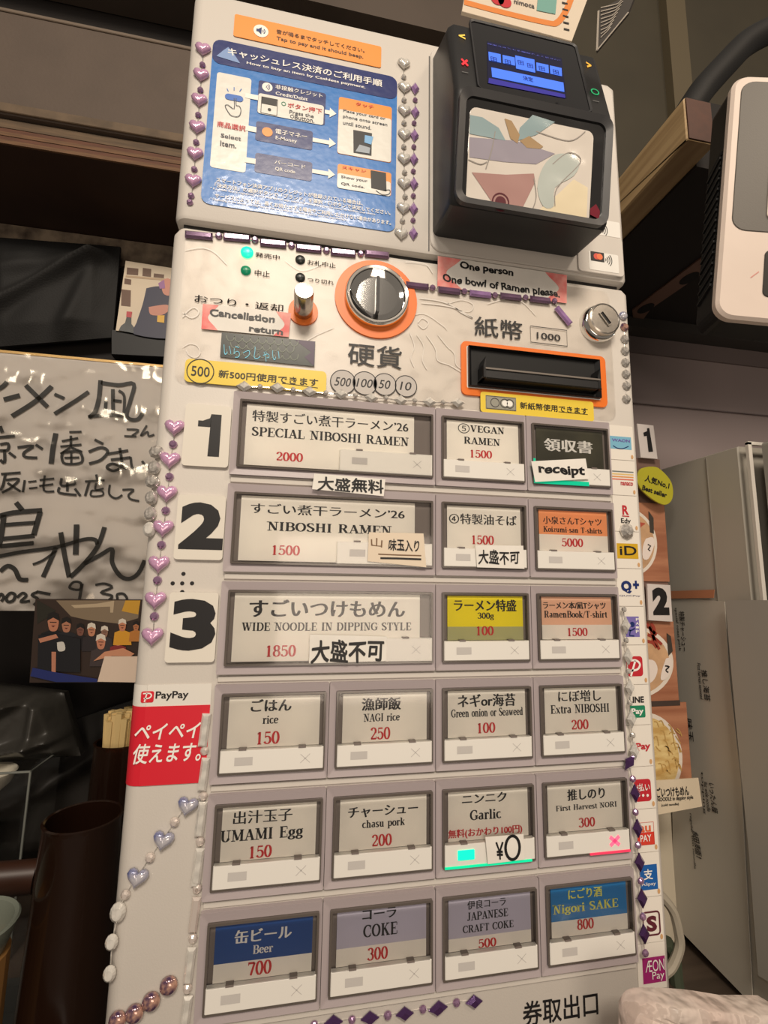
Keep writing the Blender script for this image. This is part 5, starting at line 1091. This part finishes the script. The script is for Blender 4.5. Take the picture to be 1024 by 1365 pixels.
g('printed_arm', (172, 116, 92), [(206, 1010), (300, 985), (312, 1005), (215, 1032)], .0017, False); g('printed_arm', (172, 116, 92), [(276, 1080), (300, 1080), (298, 1200), (276, 1205)], .0017, False)
g('printed_emblem', (190, 186, 178), [(305, 1030), (340, 1028), (348, 1070), (312, 1075)], .0017)
g('printed_arm', (186, 130, 100), [(500, 1130), (560, 1080), (660, 1060), (720, 1090), (700, 1104), (600, 1102)], .0017, False)
g('printed_table', (206, 186, 168), [(560, 1104), (738, 1104), (738, 1244), (522, 1240)], .0018, False)
g('printed_blue_mat', (30, 40, 96), [(175, 1165), (300, 1190), (520, 1225), (520, 1242), (300, 1242), (162, 1210)], .0018, False)

# ------------------------------------------------------------------ lower left: dark bags, cups, bowls, tray
CQ = (0, 900, 2.9375)
def cup(name, label, xl, xr, ytop, Y, zb, m, taper=.78, fill=None, wall=.0022, c=C0, cat='cup', group=None, sub=None, seg=48):
    a = hity(*pp(c, xl, ytop), Y); b_ = hity(*pp(c, xr, ytop), Y); r = (b_.x-a.x)/2; cx = (a.x+b_.x)/2; zt = a.z*.5+b_.z*.5
    t = thing(name, (cx, Y, zb), label, cat, group); h = zt-zb
    mb = MB(); lathe(mb, (cx, Y, zb), (0, 0, 1), [(r*taper*.9, 0), (r*taper, .003), (r*.97, h-.003), (r, h), (r-wall*.5, h+.0006), (r-wall, h), (r*taper-wall, .006), (.0001, .006)], seg)
    obj('cup_body', mb, m, t, smooth=True); return t, cx, r, zt, Y
AMBR = mat('brown_clear_plastic', (40, 24, 16), .14, spec=.6, trans=(.55, (150, 100, 70)))
t, cx, r, zt, Y = cup('tumbler', 'large empty brown translucent tumbler at lower left beside the machine', 175, 480, 553, .055, -.4195, AMBR, 1.18, c=CQ, group='brown tumblers')
t['group'] = 'brown tumblers at lower left'
t2, cx2, r2, zt2, Y2 = cup('tumbler', 'tall brown translucent tumbler full of wooden chopsticks behind the empty tumbler', 372, 590, 255, .150, -.4195, AMBR, 1.12, c=CQ, group='brown tumblers at lower left')
random.seed(5); WD = mat('pale_chopstick_wood', (222, 192, 132), .6, noise=(40, .25, (1, 1, .1)))
for i in range(46):
    a = i*2.399; q = math.sqrt((i+.5)/46)*(r2-.0075); x = cx2+q*math.cos(a); y = Y2+q*math.sin(a); h = zt2+.022+random.uniform(-.004, .003); tw = random.uniform(0, 1.5)
    mb = MB(); fr = Fr((x, y, 0), (math.cos(tw), math.sin(tw), 0), (-math.sin(tw), math.cos(tw), 0))
    s_ = .0024; lo = [(cx2+(x-cx2)*.55+dx*s_, Y2+(y-Y2)*.55+dy*s_, -.412) for dx, dy in ((-1, -1), (1, -1), (1, 1), (-1, 1))]; hi = [tuple(fr.P(dx*s_, dy*s_, h)) for dx, dy in ((-1, -1), (1, -1), (1, 1), (-1, 1))]
    mb.add(lo+hi, [(3, 2, 1, 0), (4, 5, 6, 7)]+[(k, (k+1) % 4, 4+(k+1) % 4, 4+k) for k in range(4)])
    obj('chopstick', mb, WD, None, 'pale wooden chopstick standing in the brown tumbler', 'chopstick', 'chopsticks in the tumbler')
# dark rounded bag and clear box
cloth('dark_bag', 'dark grey plastic bag slumped under the group photograph', 'bag', facing(.235), CQ, [(-60, 20), (270, 60), (335, 300), (-60, 330)], mat('bag_dark_grey', (52, 50, 46), .38, bump=(80, .3, .003)), .03, [(.8, 1, .55, .012), (.3, 1, .9, .010), (1, .2, .8, .008)], 4)
cloth('dark_bag', 'black sack in shadow behind the brown tumblers', 'bag', facing(.285), CQ, [(-80, 300), (620, 60), (640, 700), (-80, 720)], mat('sack_black', (34, 30, 26), .6), .02, [(.5, 1, .6, .012), (1, .2, .5, .010)], 9)
X_ = hity(*pp(CQ, 122, 380), .17); ac = thing('acrylic_box', (X_.x-.1, .195, -.4195), 'clear acrylic box with thin bright edges at the left border', 'box')
ACR = mat('clear_acrylic', (235, 235, 230), .05, 1.0, trans=(.01,)); zt_ = X_.z
for a_, b_ in (((X_.x-.22, .171), (X_.x, .171)), ((X_.x, .171), (X_.x, .222)), ((X_.x, .222), (X_.x-.22, .222))):
    mb = MB().add([(a_[0], a_[1], -.4195), (b_[0], b_[1], -.4195), (b_[0], b_[1], zt_), (a_[0], a_[1], zt_)], [(0, 1, 2, 3)]); obj('clear_wall', mb, ACR, ac)
mb = MB()
tube(mb, [(X_.x-.001, .171, -.418), (X_.x-.001, .171, zt_)], .0010, 6); tube(mb, [(X_.x-.22, .171, zt_), (X_.x-.001, .171, zt_), (X_.x-.001, .222, zt_)], .0010, 6); obj('bright_edge', mb, mat('acrylic_edge', (120, 122, 116), .2), ac)
# bowls at the border
def bowl(label, x, y, Y, rr_, m, z=None, h=.035, tilt=0):
    p0 = hity(x, y, Y); mb = MB(); lathe(mb, (p0.x-rr_, Y, p0.z-h), (0, 0, 1), [(rr_*.4, 0), (rr_*.45, .002), (rr_*.8, h*.45), (rr_, h-.001), (rr_-.001, h), (rr_-.003, h-.001), (rr_*.75, h*.45), (.0001, h*.15)], 40)
    return mb, p0
mb, _ = bowl('', 21, 1026, .1965, .022, None, h=.02); o = obj('bowl', mb, mat('bowl_white', (196, 190, 174), .2), None, 'white bowl rim showing at the left border inside the clear box', 'bowl', smooth=True)
mb = MB(); q = hity(0, 1029, .21); box(mb, (q.x-.05, .1745, -.4195), (q.x-.006, .2185, q.z-.022)); obj('bowl_stack_block', mb, mat('stack_shadow_grey', (90, 86, 78), .5), None, 'grey canister below the white bowl at the left border', 'canister')  # plain grey block under the white bowl
mb, _ = bowl('', 21, 1226, .03, .026, None, h=.03); obj('bowl', mb, mat('bowl_green_grey', (110, 116, 106), .25), None, 'pale green grey bowl low at the left border', 'bowl', smooth=True)
q = hity(0, 1300, .03); mb = MB(); lathe(mb, (q.x-.02, .03, -.412), (0, 0, 1), [(.022, 0), (.022, hity(0, 1262, .03).z+.412-.004)], 24); obj('wooden_stand', mb, mat('stand_wood', (150, 108, 58), .6, noise=(30, .3, (1, 1, .2))), None, 'round wooden stand carrying the pale green grey bowl', 'stand')
mb = MB(); a = hity(-30, 1175, .10); tube(mb, [(a.x-.02, .10, a.z), hity(48, 1168, .11)], .013, 12, .8); obj('wooden_ladle', mb, mat('ladle_wood', (62, 36, 24), .45, noise=(30, .3, (.3, 1, 1))), None, 'reddish brown wooden handle at the left border above the bowl', 'ladle', smooth=True)
tr = thing('serving_tray', (-.30, .05, -.4199), 'grey plastic tray under the tumbler at bottom left', 'tray')
a = hity(138, 1336, .0)
mb = MB(); TZ = Fr((0, 0, 0), (1, 0, 0), (0, 1, 0)); 
mb = MB(); prism(mb, TZ, rr(-.47, -.03, -.185, .12, .03), -.4199, -.4197); obj('tray_base', mb, mat('tray_grey', (84, 84, 80), .35), tr)
mb = MB(); frame_ring(mb, TZ, rr(-.48, -.04, -.182, .125, .035), rr(-.474, -.034, -.188, .119, .03), -.4198, -.402, .001); obj('tray_wall', mb, MC['tray_grey'], tr, smooth=True)

# ================================================================== upper right
CRt = (760, 0, 3.879)
SX = .24; S1 = side(SX)
bm = thing('wooden_beam', (SX+.014, .14, .27), 'pale wooden shelf bearer with dark stained end beside the reader', 'beam')  # end face is darker and redder than the timber
e0 = hitx(912, 133, SX); e1 = hitx(915, 192, SX); f0 = hitx(822, 238, SX); zb_t = (e0.z+f0.z)/2; zb_b = hitx(870, 238, SX).z
ya = e0.y
mb = MB(); prism(mb, side(SX+.028), [(-.29, zb_b), (-ya+.000, zb_b), (-ya, zb_b+.0), (-ya, zb_t), (-.29, zb_t)], .0, .028, .0015)
obj('beam_timber', mb, mat('beam_pine', (186, 158, 116), .6, noise=(60, .3, (1, .08, 2)), rgb2=(150, 122, 84)), bm)
mb = MB(); box(mb, (SX+.001, ya-.0012, zb_b+.001), (SX+.027, ya-.0002, zb_t-.001)); obj('stained_end', mb, mat('stained_end', (78, 42, 26), .5, noise=(60, .3)), bm, 'dark reddish end face')  # end face darker and redder than the timber
# curved black arm
pts = [(1120, 15), (1060, 30), (1024, 42), (994, 59), (971, 82), (940, 116), (926, 136), (912, 158)]
mb = MB(); q = [hity(x, y, .055) for i, (x, y) in enumerate(smooth_pts(pts, 4))]; tube(mb, q, .0128, 14)
obj('curved_arm', mb, mat('arm_black', (12, 11, 10), .6), None, 'thick black curved arm bending over the wooden beam at upper right', 'arm', smooth=True)
# wall device
c0_ = hity(965, 260, -.04); DV = Fr(c0_, (.952, -.273, -.145), (.138, -.039, .979)); DV = Fr(DV.O, DV.U, (DV.V-DV.U*DV.V.dot(DV.U)))
dv = thing('wall_device', (.27, -.03, .1), 'white framed device with grey panel and black slotted side at the right border', 'device')
tlx = DV.ray(971, 124); blx = DV.ray(957, 405); u0 = (tlx[0]+blx[0])/2; v1 = DV.ray(990, 103)[1]; v0 = DV.ray(1000, 428)[1]; u1 = u0+.21
mb = MB(); prism(mb, DV.at(-.004), rr(u0+.001, v0+.0015, u1, v1-.001, .010, 6), -.022, .0, .001); obj('device_back', mb, BLACKPL, dv)
mb = MB(); prism(mb, DV, rr(u0, v0, u1, v1, .012, 8), -.004, .002, .002); fp = obj('white_front', mb, mat('device_white', (222, 206, 194), .4, noise=(14, .08)), dv)
pt = DV.ray(980, 120); pb_ = DV.ray(1010, 312)
g0 = (u0+.006, pb_[1], u1-.006, v1-.006)
mb = MB(); prism(mb, DV, rr(*g0, .010, 6), .002, .0026, .0004); obj('grey_panel', mb, mat('device_grey', (92, 88, 82), .45, bump=(900, .15, .0003)), dv)
iw = DV.ray(1021, 250); mb = MB(); frame_ring(mb, DV, rr(iw[0], DV.ray(1021, 296)[1], u1-.03, v1-.03, .004), rr(iw[0]+.0012, DV.ray(1021, 296)[1]+.0012, u1-.0312, v1-.0312, .003), .0026, .0034); obj('inner_frame', mb, MC['device_white'], dv)
lw = DV.ray(1017, 336); lb = DV.ray(1017, 398); mb = MB(); prism(mb, DV, rr(lw[0], lb[1], u1-.02, lw[1], .004), .0021, .0028, .0003); obj('small_window', mb, mat('device_window', (60, 58, 54), .2, coat=.6), dv)
mb = MB()
sd = Fr(DV.P(u0+.001, 0, 0), DV.N, DV.V)
for i in range(19):
    z = v1-.060-i*.0088
    if z > v0+.03: prism(mb, sd, [(-.0245, z-.006), (-.008, z+.0005), (-.008, z+.0035), (-.0245, z-.003)], -.0008, .0008)
obj('vent_slot', mb, mat('slot_black', (4, 4, 4), .8), dv, kind='stuff')
mb = MB()
for i in range(18):
    z = v1-.060-i*.0088
    if z > v0+.03: prism(mb, sd, [(-.0245, z-.0095), (-.008, z-.003), (-.008, z-.0012), (-.0245, z-.0078)], 0, .0014)
obj('vent_rib', mb, SATIN, dv, kind='stuff')
p = newprint(dv, mat('faint_pink_scratch', (206, 140, 130), .5), DV, .0022, 'pink_scratch'); line(p, C0, [(1001, 370), (1012, 362)], .0007)
# dark cupboard, its black standing for the shadowed void, and bracket behind
dk = thing('dark_cupboard', (.5, .25, ZC), 'dark cupboard in deep shadow right of the wooden beam', 'cupboard')  # black box standing in for the shadowed void
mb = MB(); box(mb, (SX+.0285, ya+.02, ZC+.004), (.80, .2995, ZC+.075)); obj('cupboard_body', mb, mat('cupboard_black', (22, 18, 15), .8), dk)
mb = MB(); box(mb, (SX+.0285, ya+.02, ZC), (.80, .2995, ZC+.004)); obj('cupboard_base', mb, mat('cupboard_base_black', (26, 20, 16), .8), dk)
UZ = Fr((0, 0, ZC), (1, 0, 0), (0, -1, 0)); bk = thing('shelf_bracket', (.395, .22, ZC), 'brown metal strip with two oval holes under the dark cupboard', 'bracket')
def uz(x, y, z=None): q = hitz(x, y, ZC-.0022 if z is None else z); return (q.x, -q.y)
mb = MB(); prism(mb, UZ, [uz(x, y) for x, y in ((843, 414), (938, 342), (938, 364), (868, 412), (846, 442))], .0001, .0022, .0004); obj('bracket_strip', mb, mat('bracket_metal', (120, 92, 78), .5, .2), bk)
for x, y in ((861, 411), (919, 371)):
    a, b_ = uz(x, y); mb = MB(); prism(mb, UZ, ell(a, b_, .009, .013, 18), .0022, .0026); obj('oval_hole', mb, mat('hole_black', (10, 8, 8), .8), bk)
mb = MB(); q0 = hity(850, 432, .29); box(mb, (.30, .272, ZC-.016), (.80, .2995, ZC-.0002)); obj('grey_rail', mb, mat('rail_grey', (58, 54, 50), .6), dk)
zl1 = hity(940, 482, .30).z; mb = MB(); box(mb, (.0, .2960, zl1), (.95, .2999, ZC-.0165)); st('trim_2', mb, mat('upper_band_mauve', (112, 100, 98), .6), label='darker mauve band along the top of the right wall')
zl2 = hity(940, 547, .30).z; mb = MB(); box(mb, (.0, .2965, zl2-.0007), (.95, .2998, zl2+.0007)); st('trim_3', mb, mat('joint_dark', (110, 98, 98), .6), label='thin dark joint line across the mauve wall')
# signs above the machine
T1 = facing(.035)
sg = obj('payment_card', prism(MB(), T1, quad(T1, CB, [(262, -60), (800, -60), (712, 176), (243, 48)]), -.003, 0, .0003), mat('sign_cream', (214, 200, 180), .45), None, 'cream card with orange stripe and payment logos standing on top of the machine', 'card')
p = newprint(sg, mat('sign_orange', (216, 128, 54), .5), T1, .0003, 'orange_stripe'); line(p, CB, smooth_pts([(252, 8), (400, 48), (600, 95), (650, 95), (690, 40), (720, -40)], 4), .0058)
p = newprint(sg, MC['sign_cream'], T1, .0002, 'inner_field')
p = newprint(sg, DRED, T1, .0005, 'red_disc'); u, v = T1.ray(*pp(CB, 408, -2), .0005); shp(p, [ell(u-.003, v, .0065), ell(u+.004, v-.001, .0065)])
T(newprint(sg, GREYP, T1, .0005), 'nimoca', CB, 465, -5, 553, 36, .02)
p = newprint(sg, mat('sign_teal', (110, 160, 150), .5), T1, .0005, 'teal_box'); shp(p, [quad(T1, CB, [(568, -20), (648, -4), (642, 60), (562, 44)], .0005)])
p = newprint(sg, BLACKP, T1, .0005, 'black_bars')
for k in range(6): line(p, CB, [(668+k*-0+2*(5-k), 122-k*28), (692+2*(5-k), 128-k*28)], .0018)
mb = MB(); S2 = Fr((0, .02, 0), (.72, -.69, 0), (0, 0, 1))
sq = [S2.ray(x, y) for x, y in ((795, 68), (797, 14), (850, -14), (838, 16))]
b2 = obj('dark_notice', prism(MB(), S2, sq, -.002, 0), mat('notice_dark', (60, 54, 48), .5), None, 'dark notice with pale scribbled lines seen at an angle above the reader', 'notice')
p = newprint(b2, mat('scribble_pale', (168, 158, 144), .5), S2, .0004, 'scribble')
random.seed(11)
line(p, C0, [(796, 67), (798, 14)], .0012); line(p, C0, [(796, 67), (838, 16)], .0010)
for k in range(9):
    y = 46-k*5; line(p, C0, smooth_pts([(801, y+4), (806+k*2, y-1+random.uniform(-1, 1)), (810+k*2.2, y-5), (814+k*2.4, y-10)], 3), .0007)

# ================================================================== right side: menu board, plates, fridge
YM = .06; ME = facing(YM)
mbd = thing('menu_board', ME.P(.27, -.4, 0), 'narrow wooden pattern menu board with ramen photographs standing right of the machine', 'menu board')
CD = (800, 540, 5.25)
uL = .162
MW = mat('menu_wood', (176, 122, 92), .45, noise=(26, .25, (.3, 1, 4)), rgb2=(150, 96, 70))
def mq(pts, n=0, c=C0): return quad(ME, c, pts, n)
tR = ME.ray(884, 672)
b0 = ME.ray(900, 930); uR1 = ME.ray(887, 720)[0]; 
slab('board_panel', ME, (uL, ME.ray(900, 1060)[1], max(uR1, b0[0]), ME.ray(872, 612)[1]), -.006, 0, mat('board_grey_brown', (118, 92, 82), .5), mbd)
def photo_print(nm, top, bot, right):
    v1_ = ME.ray(870, top)[1]; v0_ = ME.ray(870, bot)[1]; u1_ = ME.ray(*right)[0]
    return slab(nm, ME, (uL+.001, v0_, u1_, v1_), 0, .0012, MW, mbd)
f1 = photo_print('ramen_photo', 671, 775, (889, 740)); f2 = photo_print('ramen_photo', 828, 934, (900, 880)); f3 = photo_print('ramen_photo', 937, 1040, (918, 1000))
BW = mat('bowl_print_white', (222, 212, 200), .35); SOUP = mat('soup_print', (206, 166, 128), .35, noise=(70, .25)); NOOD = mat('noodle_print', (226, 202, 142), .35, noise=(55, .3, (1, 1, 3)), rgb2=(196, 160, 96))
def bowlprint(f, cx, cy, rx, ry, soup, n=.0014):
    u, v = ME.ray(cx, cy, n); ru = abs(ME.ray(cx+rx, cy, n)[0]-u); rv = abs(ME.ray(cx, cy+ry, n)[1]-v); c_ = D.objects[f.name]
    lim = lambda pts: [(max(a, uL+.002), b) for a, b in pts]
    q = newprint(f, BW, ME, n, 'bowl_print'); shp(q, [lim(ell(u, v, ru, rv, 40))])
    q = newprint(f, soup, ME, n+.0002, 'soup_print'); shp(q, [lim(ell(u, v, ru*.9, rv*.9, 40))])
    return u, v, ru, rv
bowlprint(f1, 838, 722, 38, 46, SOUP); bowlprint(f2, 842, 882, 56, 50, SOUP)
q = newprint(f1, mat('nori_print', (64, 58, 52), .4), ME, .0018, 'nori_print'); shp(q, [quad(ME, CD, [(340, 740), (375, 790), (378, 900), (350, 890)], .0018)])
q = newprint(f1, mat('narutomaki_print', (226, 214, 206), .4), ME, .0019, 'fishcake_print'); shp(q, [quad(ME, CD, smooth_pts([(320, 935), (370, 925), (380, 980), (340, 1075), (300, 1070), (300, 990), (320, 935)], 3), .0019)])
p = newprint(f1, BLACKP, ME, .0021, 'fishcake_mark'); line(p, CD, [(335, 975), (355, 985), (338, 1010), (352, 1020)], .0012)
q = newprint(f1, mat('red_topping', (176, 84, 66), .4), ME, .0018, 'topping_print'); shp(q, [quad(ME, CD, smooth_pts([(275, 820), (318, 828), (290, 850), (272, 880), (275, 820)], 3), .0018)])
q = newprint(f2, mat('nori_print', None), ME, .0018, 'nori_print'); shp(q, [quad(ME, C12, [(405, 290), (430, 310), (442, 400), (415, 430)], .0018)])
q = newprint(f2, mat('narutomaki_print', None), ME, .0019, 'fishcake_print'); shp(q, [quad(ME, C12, smooth_pts([(400, 445), (430, 440), (440, 480), (410, 560), (370, 575), (375, 520), (400, 445)], 3), .0019), quad(ME, C12, smooth_pts([(290, 450), (330, 460), (350, 510), (330, 570), (295, 585), (290, 450)], 3), .0019)])
p = newprint(f2, BLACKP, ME, .0021, 'fishcake_mark'); line(p, C12, smooth_pts([(395, 490), (420, 495), (400, 515), (415, 530)], 3), .0012)
q = newprint(f2, mat('pepper_threads', (150, 60, 46), .4), ME, .0018, 'topping_print')
for pts in ([(285, 230), (310, 270), (345, 300)], [(290, 300), (330, 320), (375, 360)], [(300, 250), (330, 330), (360, 390)], [(285, 340), (320, 350), (345, 380)], [(310, 230), (330, 270), (320, 340)]): line(q, C12, smooth_pts(pts), .0026)
bowlprint(f3, 862, 1010, 48, 62, NOOD)
slab('caption_strip', ME, (uL+.001, ME.ray(870, 941)[1], ME.ray(905, 940)[0], ME.ray(870, 934)[1]), .0012, .0016, mat('caption_dark', (66, 52, 46), .5), f3)
p = newprint(f3, mat('noodle_line', (186, 150, 88), .4), ME, .0018, 'noodle_strand'); random.seed(2)
for k in range(26):
    x = 322+random.random()*150; y = 820+random.random()*300; line(p, C12, smooth_pts([(x, y), (x+18, y+random.uniform(-20, 30)), (x+30, y+random.uniform(20, 60))], 3), .0009)
# number plates on the menu board
def mplate(label, pts, dig, box_, Yp):
    fr = facing(Yp); pl = obj('number_plate', prism(MB(), fr, quad(fr, C0, pts), -.002, 0, .0003), mat('plate_worn', (206, 198, 194), .4), None, label, 'plate', 'number plates on the menu board')
    p = newprint(pl, BLACKP, fr, .0003, 'digit')
    if dig == '1': shp(p, [quad(fr, CD, [(345, 160), (372, 325), (340, 328), (328, 215), (308, 218), (304, 192), (330, 182), (330, 162)], .0003)])
    else: T(p, dig, C0, *box_, .07)
mplate('small white number plate with black digit 1 on the menu board right of the machine', [(849.5, 564.5), (871.5, 567), (877, 612), (854.5, 610)], '1', None, .055)
mplate('white number plate with black digit 2 between the two ramen photographs', [(863, 778), (894, 780), (897, 829), (865, 827)], '2', (869, 783, 893, 820), .055)
# yellow best seller tag
YG = facing(.050); tg = obj('best_seller_tag', prism(MB(), YG, quad(YG, CD, smooth_pts([(345, 430), (410, 440), (490, 520), (513, 600), (500, 670), (450, 698), (370, 660), (290, 590), (262, 520), (280, 450), (345, 430)], 4)[:-1]), -.0015, 0, .0002), mat('tag_yellow_green', (176, 170, 44), .35, coat=.3), None, 'yellow green oval best seller tag between the machine and the fridge', 'tag')
p = newprint(tg, BLACKP, YG, .0003); T(p, '人気No,1', CD, 318, 492, 486, 600, .03, rot=-14); T(p, 'Best seller', CD, 300, 556, 468, 660, .03, rot=-14)
for it, (a, b_) in zip(p['items'], (((316, 505), (484, 570)), ((298, 572), (468, 636)))):
    fr = it['fr']; A = fr.ray(*pp(CD, a[0], a[1]), .0003); B = fr.ray(*pp(CD, b_[0], b_[1]), .0003); h = .0062 if 'No' in it['s'] else .0045
    mid = (A[1]+B[1])/2; it['R'] = (A[0], mid-h/2, B[0], mid+h/2)
# black pole behind plate 1 / tag
mb = MB(); a = hity(862, 620, .075); tube(mb, [(a.x, .075, a.z-.03), (a.x-.003, .075, a.z+.035)], .004, 10); obj('tag_holder', mb, mat('holder_dark', (48, 40, 38), .4, .5), None, 'dark metal holder behind the yellow tag', 'holder')
# paper tag with dipping noodle caption
YT_ = facing(.045); tg2 = obj('caption_tag', prism(MB(), YT_, quad(YT_, C13, [(205, 82), (440, 68), (460, 218), (222, 262)]), -.0008, 0), mat('tag_paper', (206, 192, 168), .6), None, 'cream paper tag with dipping noodle caption under the noodle photograph', 'tag')
p = newprint(tg2, BLACKP, YT_, .0003); T(p, 'ごいつけもめん', C13, 218, 120, 392, 158, .03); T(p, 'NOODLE in dipping style', C13, 222, 172, 414, 184, .02); T(p, '(cold noodle)', C13, 245, 205, 338, 214, .02)

# fridge
FX = .25; FS = side(FX); fg = thing('fridge', (.45, .13, -.42), 'pale grey fridge cabinet with white front edge at the right border', 'fridge')
zt_ = hitx(1000, 590, FX).z; yf = hitx(990, 599, FX).y
ZF = hitx(897, 1232, FX).z
GREY = mat('fridge_grey', (178, 172, 160), .4, noise=(4, .06))
mb = MB(); prism(mb, side(FX+.3), [(-.285, ZF), (-yf-.004, ZF), (-yf-.004, zt_), (-.285, zt_)], .0, .3, .001); obj('fridge_side', mb, GREY, fg)
mb = MB(); box(mb, (FX-.0012, yf-.006, ZF), (FX+.002, yf-.0035, zt_+.0006)); box(mb, (FX-.0012, yf-.006, zt_-.0012), (FX+.3, yf-.0035, zt_+.0012)); obj('white_edge', mb, mat('edge_white', (214, 208, 198), .35), fg)
mb = MB(); prism(mb, facing(yf-.012), rr(FX+.004, ZF, FX+.3, zt_-.001, .003), -.0, .01, .001); obj('fridge_door', mb, mat('door_grey', (150, 146, 138), .4), fg)
sx = hitx(944, 640, FX).y; mb = MB(); box(mb, (FX-.0006, sx-.0004, ZF), (FX, sx+.0004, zt_-.002)); obj('panel_seam', mb, mat('seam_grey', (130, 124, 114), .5), fg)
mb = MB(); box(mb, (FX+.02, yf+.01, -.42), (FX+.29, .28, ZF)); obj('plinth', mb, mat('plinth_dark', (30, 26, 24), .7), fg)
# tape and papers on the fridge side
PS = side(FX)
tp = obj('masking_tape', prism(MB(), PS, [(lambda h: (-h.y, h.z))(hitx(x, y, FX)) for x, y in ((896, 788), (956, 786), (955, 797), (896, 798))], .0022, .0026), mat('tape_orange', (188, 126, 92), .5), None, 'strip of orange brown tape on the fridge side', 'tape')
pq = [(lambda h: (-h.y, h.z))(hitx(x, y, FX)) for x, y in ((893, 796), (968, 802), (974, 900), (990, 1040), (1006, 1340), (901, 1232))]
def curl(u): return .0006+.0
pap = obj('side_notice', prism(MB(), PS, pq, .0008, .0014), mat('notice_paper', (190, 184, 172), .55, noise=(12, .05)), None, 'large pale notice with sideways printed lines hanging on the fridge side', 'notice')
CE = (880, 580, 2.528); NR = Fr((FX, 0, 0), (0, 0, -1), (0, -1, 0))
p = newprint(pap, mat('notice_print', (44, 40, 38), .5), PS, .0018)
def vert(s, xa, ya_, xb, yb, wpx, off=.012):
    """line of writing running down the notice; glyph tops towards the viewer's right"""
    a = hitx(xa, ya_, FX); b_ = hitx(xb, yb, FX); d = Vector((-b_.y+a.y, b_.z-a.z)); L_ = d.length; ang = math.degrees(math.atan2(d.y, d.x))
    fr = PS.rot(ang); A = Vector((FX, a.y, a.z)); u = (A-fr.O).dot(fr.U); v = (A-fr.O).dot(fr.V)
    p['items'].append(dict(s=s, R=(u, v-wpx/2, u+L_, v+wpx/2), off=off, style='sans', shear=0, wob=0, fr=fr))
vert('特製チャーシュー', 911, 815, 915, 868, 0.0062); vert('special roast pork', 903, 810, 909, 868, 0.0034)
vert('推し海苔', 941, 893, 946, 934, 0.0059); vert('First harvest seaweed', 934, 884, 938, 932, 0.0031)
vert('味玉', 921, 958, 924, 988, 0.0062); vert('flavored egg', 914, 950, 917, 990, 0.0031)
vert('いったん麺', 951, 1044, 956, 1083, 0.0059); vert('flat wide noodle', 943, 1042, 948, 1082, 0.0034); vert('topping', 938, 1028, 942, 1085, 0.0025)
vert('細麺!', 929, 1108, 935, 1144, 0.0065); vert('regular thin noodle', 923, 1084, 929, 1158, 0.0028)
pq2 = [(lambda h: (-h.y, h.z))(hitx(x, y, FX-.006)) for x, y in ((968, 800), (1030, 800), (1060, 1330), (1012, 1300), (1000, 1140), (982, 960))]
obj('side_notice', prism(MB(), side(FX-.0060), pq2, .0, .0008), mat('notice_paper_front', (168, 164, 156), .5), None, 'blank grey sheet overlapping the front edge of the fridge', 'notice')
# white post behind the strip, cable and plank
a0 = hity(878, 1075, .10); a1 = hity(899, 1100, .10)
mb = MB(); zpb = hity(890, 1268, .10).z; prism(mb, facing(.10), rr(.17, zpb, a1.x, a0.z+.05, .004), -.03, .0, .002); obj('white_post', mb, mat('post_ivory', (196, 186, 166), .45), None, 'ivory upright strip hanging between the machine and the fridge', 'panel')
mb = MB(); q = [hity(x, y, .055) for x, y in smooth_pts([(878, 1190), (896, 1212), (904, 1240), (906, 1262), (896, 1288), (884, 1300), (878, 1318)], 4)]; tube(mb, q, .0035, 8)
obj('cable', mb, mat('cable_grey', (170, 162, 146), .5), None, 'grey cable looping down between the machine and the notice', 'cable', smooth=True)
mb = MB(); q = [hity(x, y, .062) for x, y in smooth_pts([(888, 1255), (898, 1275), (902, 1310), (912, 1340)], 4)]; tube(mb, q, .005, 8)
obj('cable', mb, mat('cable_green', (70, 78, 62), .5), None, 'dark green cable behind the grey cable', 'cable', smooth=True)
mb = MB(); box(mb, (FX-.004, -.03, ZF-.062), (FX+.019, .27, ZF-.028))
obj('wooden_plank', mb, mat('plank_brown', (136, 106, 80), .6, noise=(20, .4, (1, 1, 1))), None, 'brown wooden rail along the dark plinth under the fridge', 'plank')
# translucent bag at the bottom right
YB = -.045; BG = facing(YB)
bgp = [(842, 1360), (852, 1345), (872, 1340), (930, 1342), (985, 1350), (1060, 1362), (1060, 1480), (842, 1480)]
q = smooth_pts(quad(BG, C0, bgp), 3); 
cx = sum(a for a, _ in q)/len(q); cz = sum(b for _, b in q)/len(q); mb = MB(); rings = []
random.seed(8)
for s_, n in ((.97, -.012), (1, -.008), (1, -.002), (.98, .001), (.93, .002), (.75, .003), (.5, .003), (.2, .003)):
    rings.append([BG.P(cx+(a-cx)*s_, cz+(b-cz)*s_, n+(random.uniform(-.0008, .0008) if s_ < .97 else 0)) for a, b in q])
k = len(q); vs = [v for r in rings for v in r]; fs = [(r*k+i, r*k+(i+1) % k, (r+1)*k+(i+1) % k, (r+1)*k+i) for r in range(len(rings)-1) for i in range(k)]+[tuple(range((len(rings)-1)*k, len(rings)*k)), tuple(range(k))[::-1]]
mb.add(vs, fs); obj('plastic_bag', mb, mat('bag_milky', (216, 204, 194), .25, noise=(14, .10), rgb2=(212, 190, 180), trans=(.66, (235, 226, 218)), bump=(90, .9, .006)), None, 'milky translucent plastic bag bulging at the bottom right corner', 'bag', smooth=True)

flush_prints()
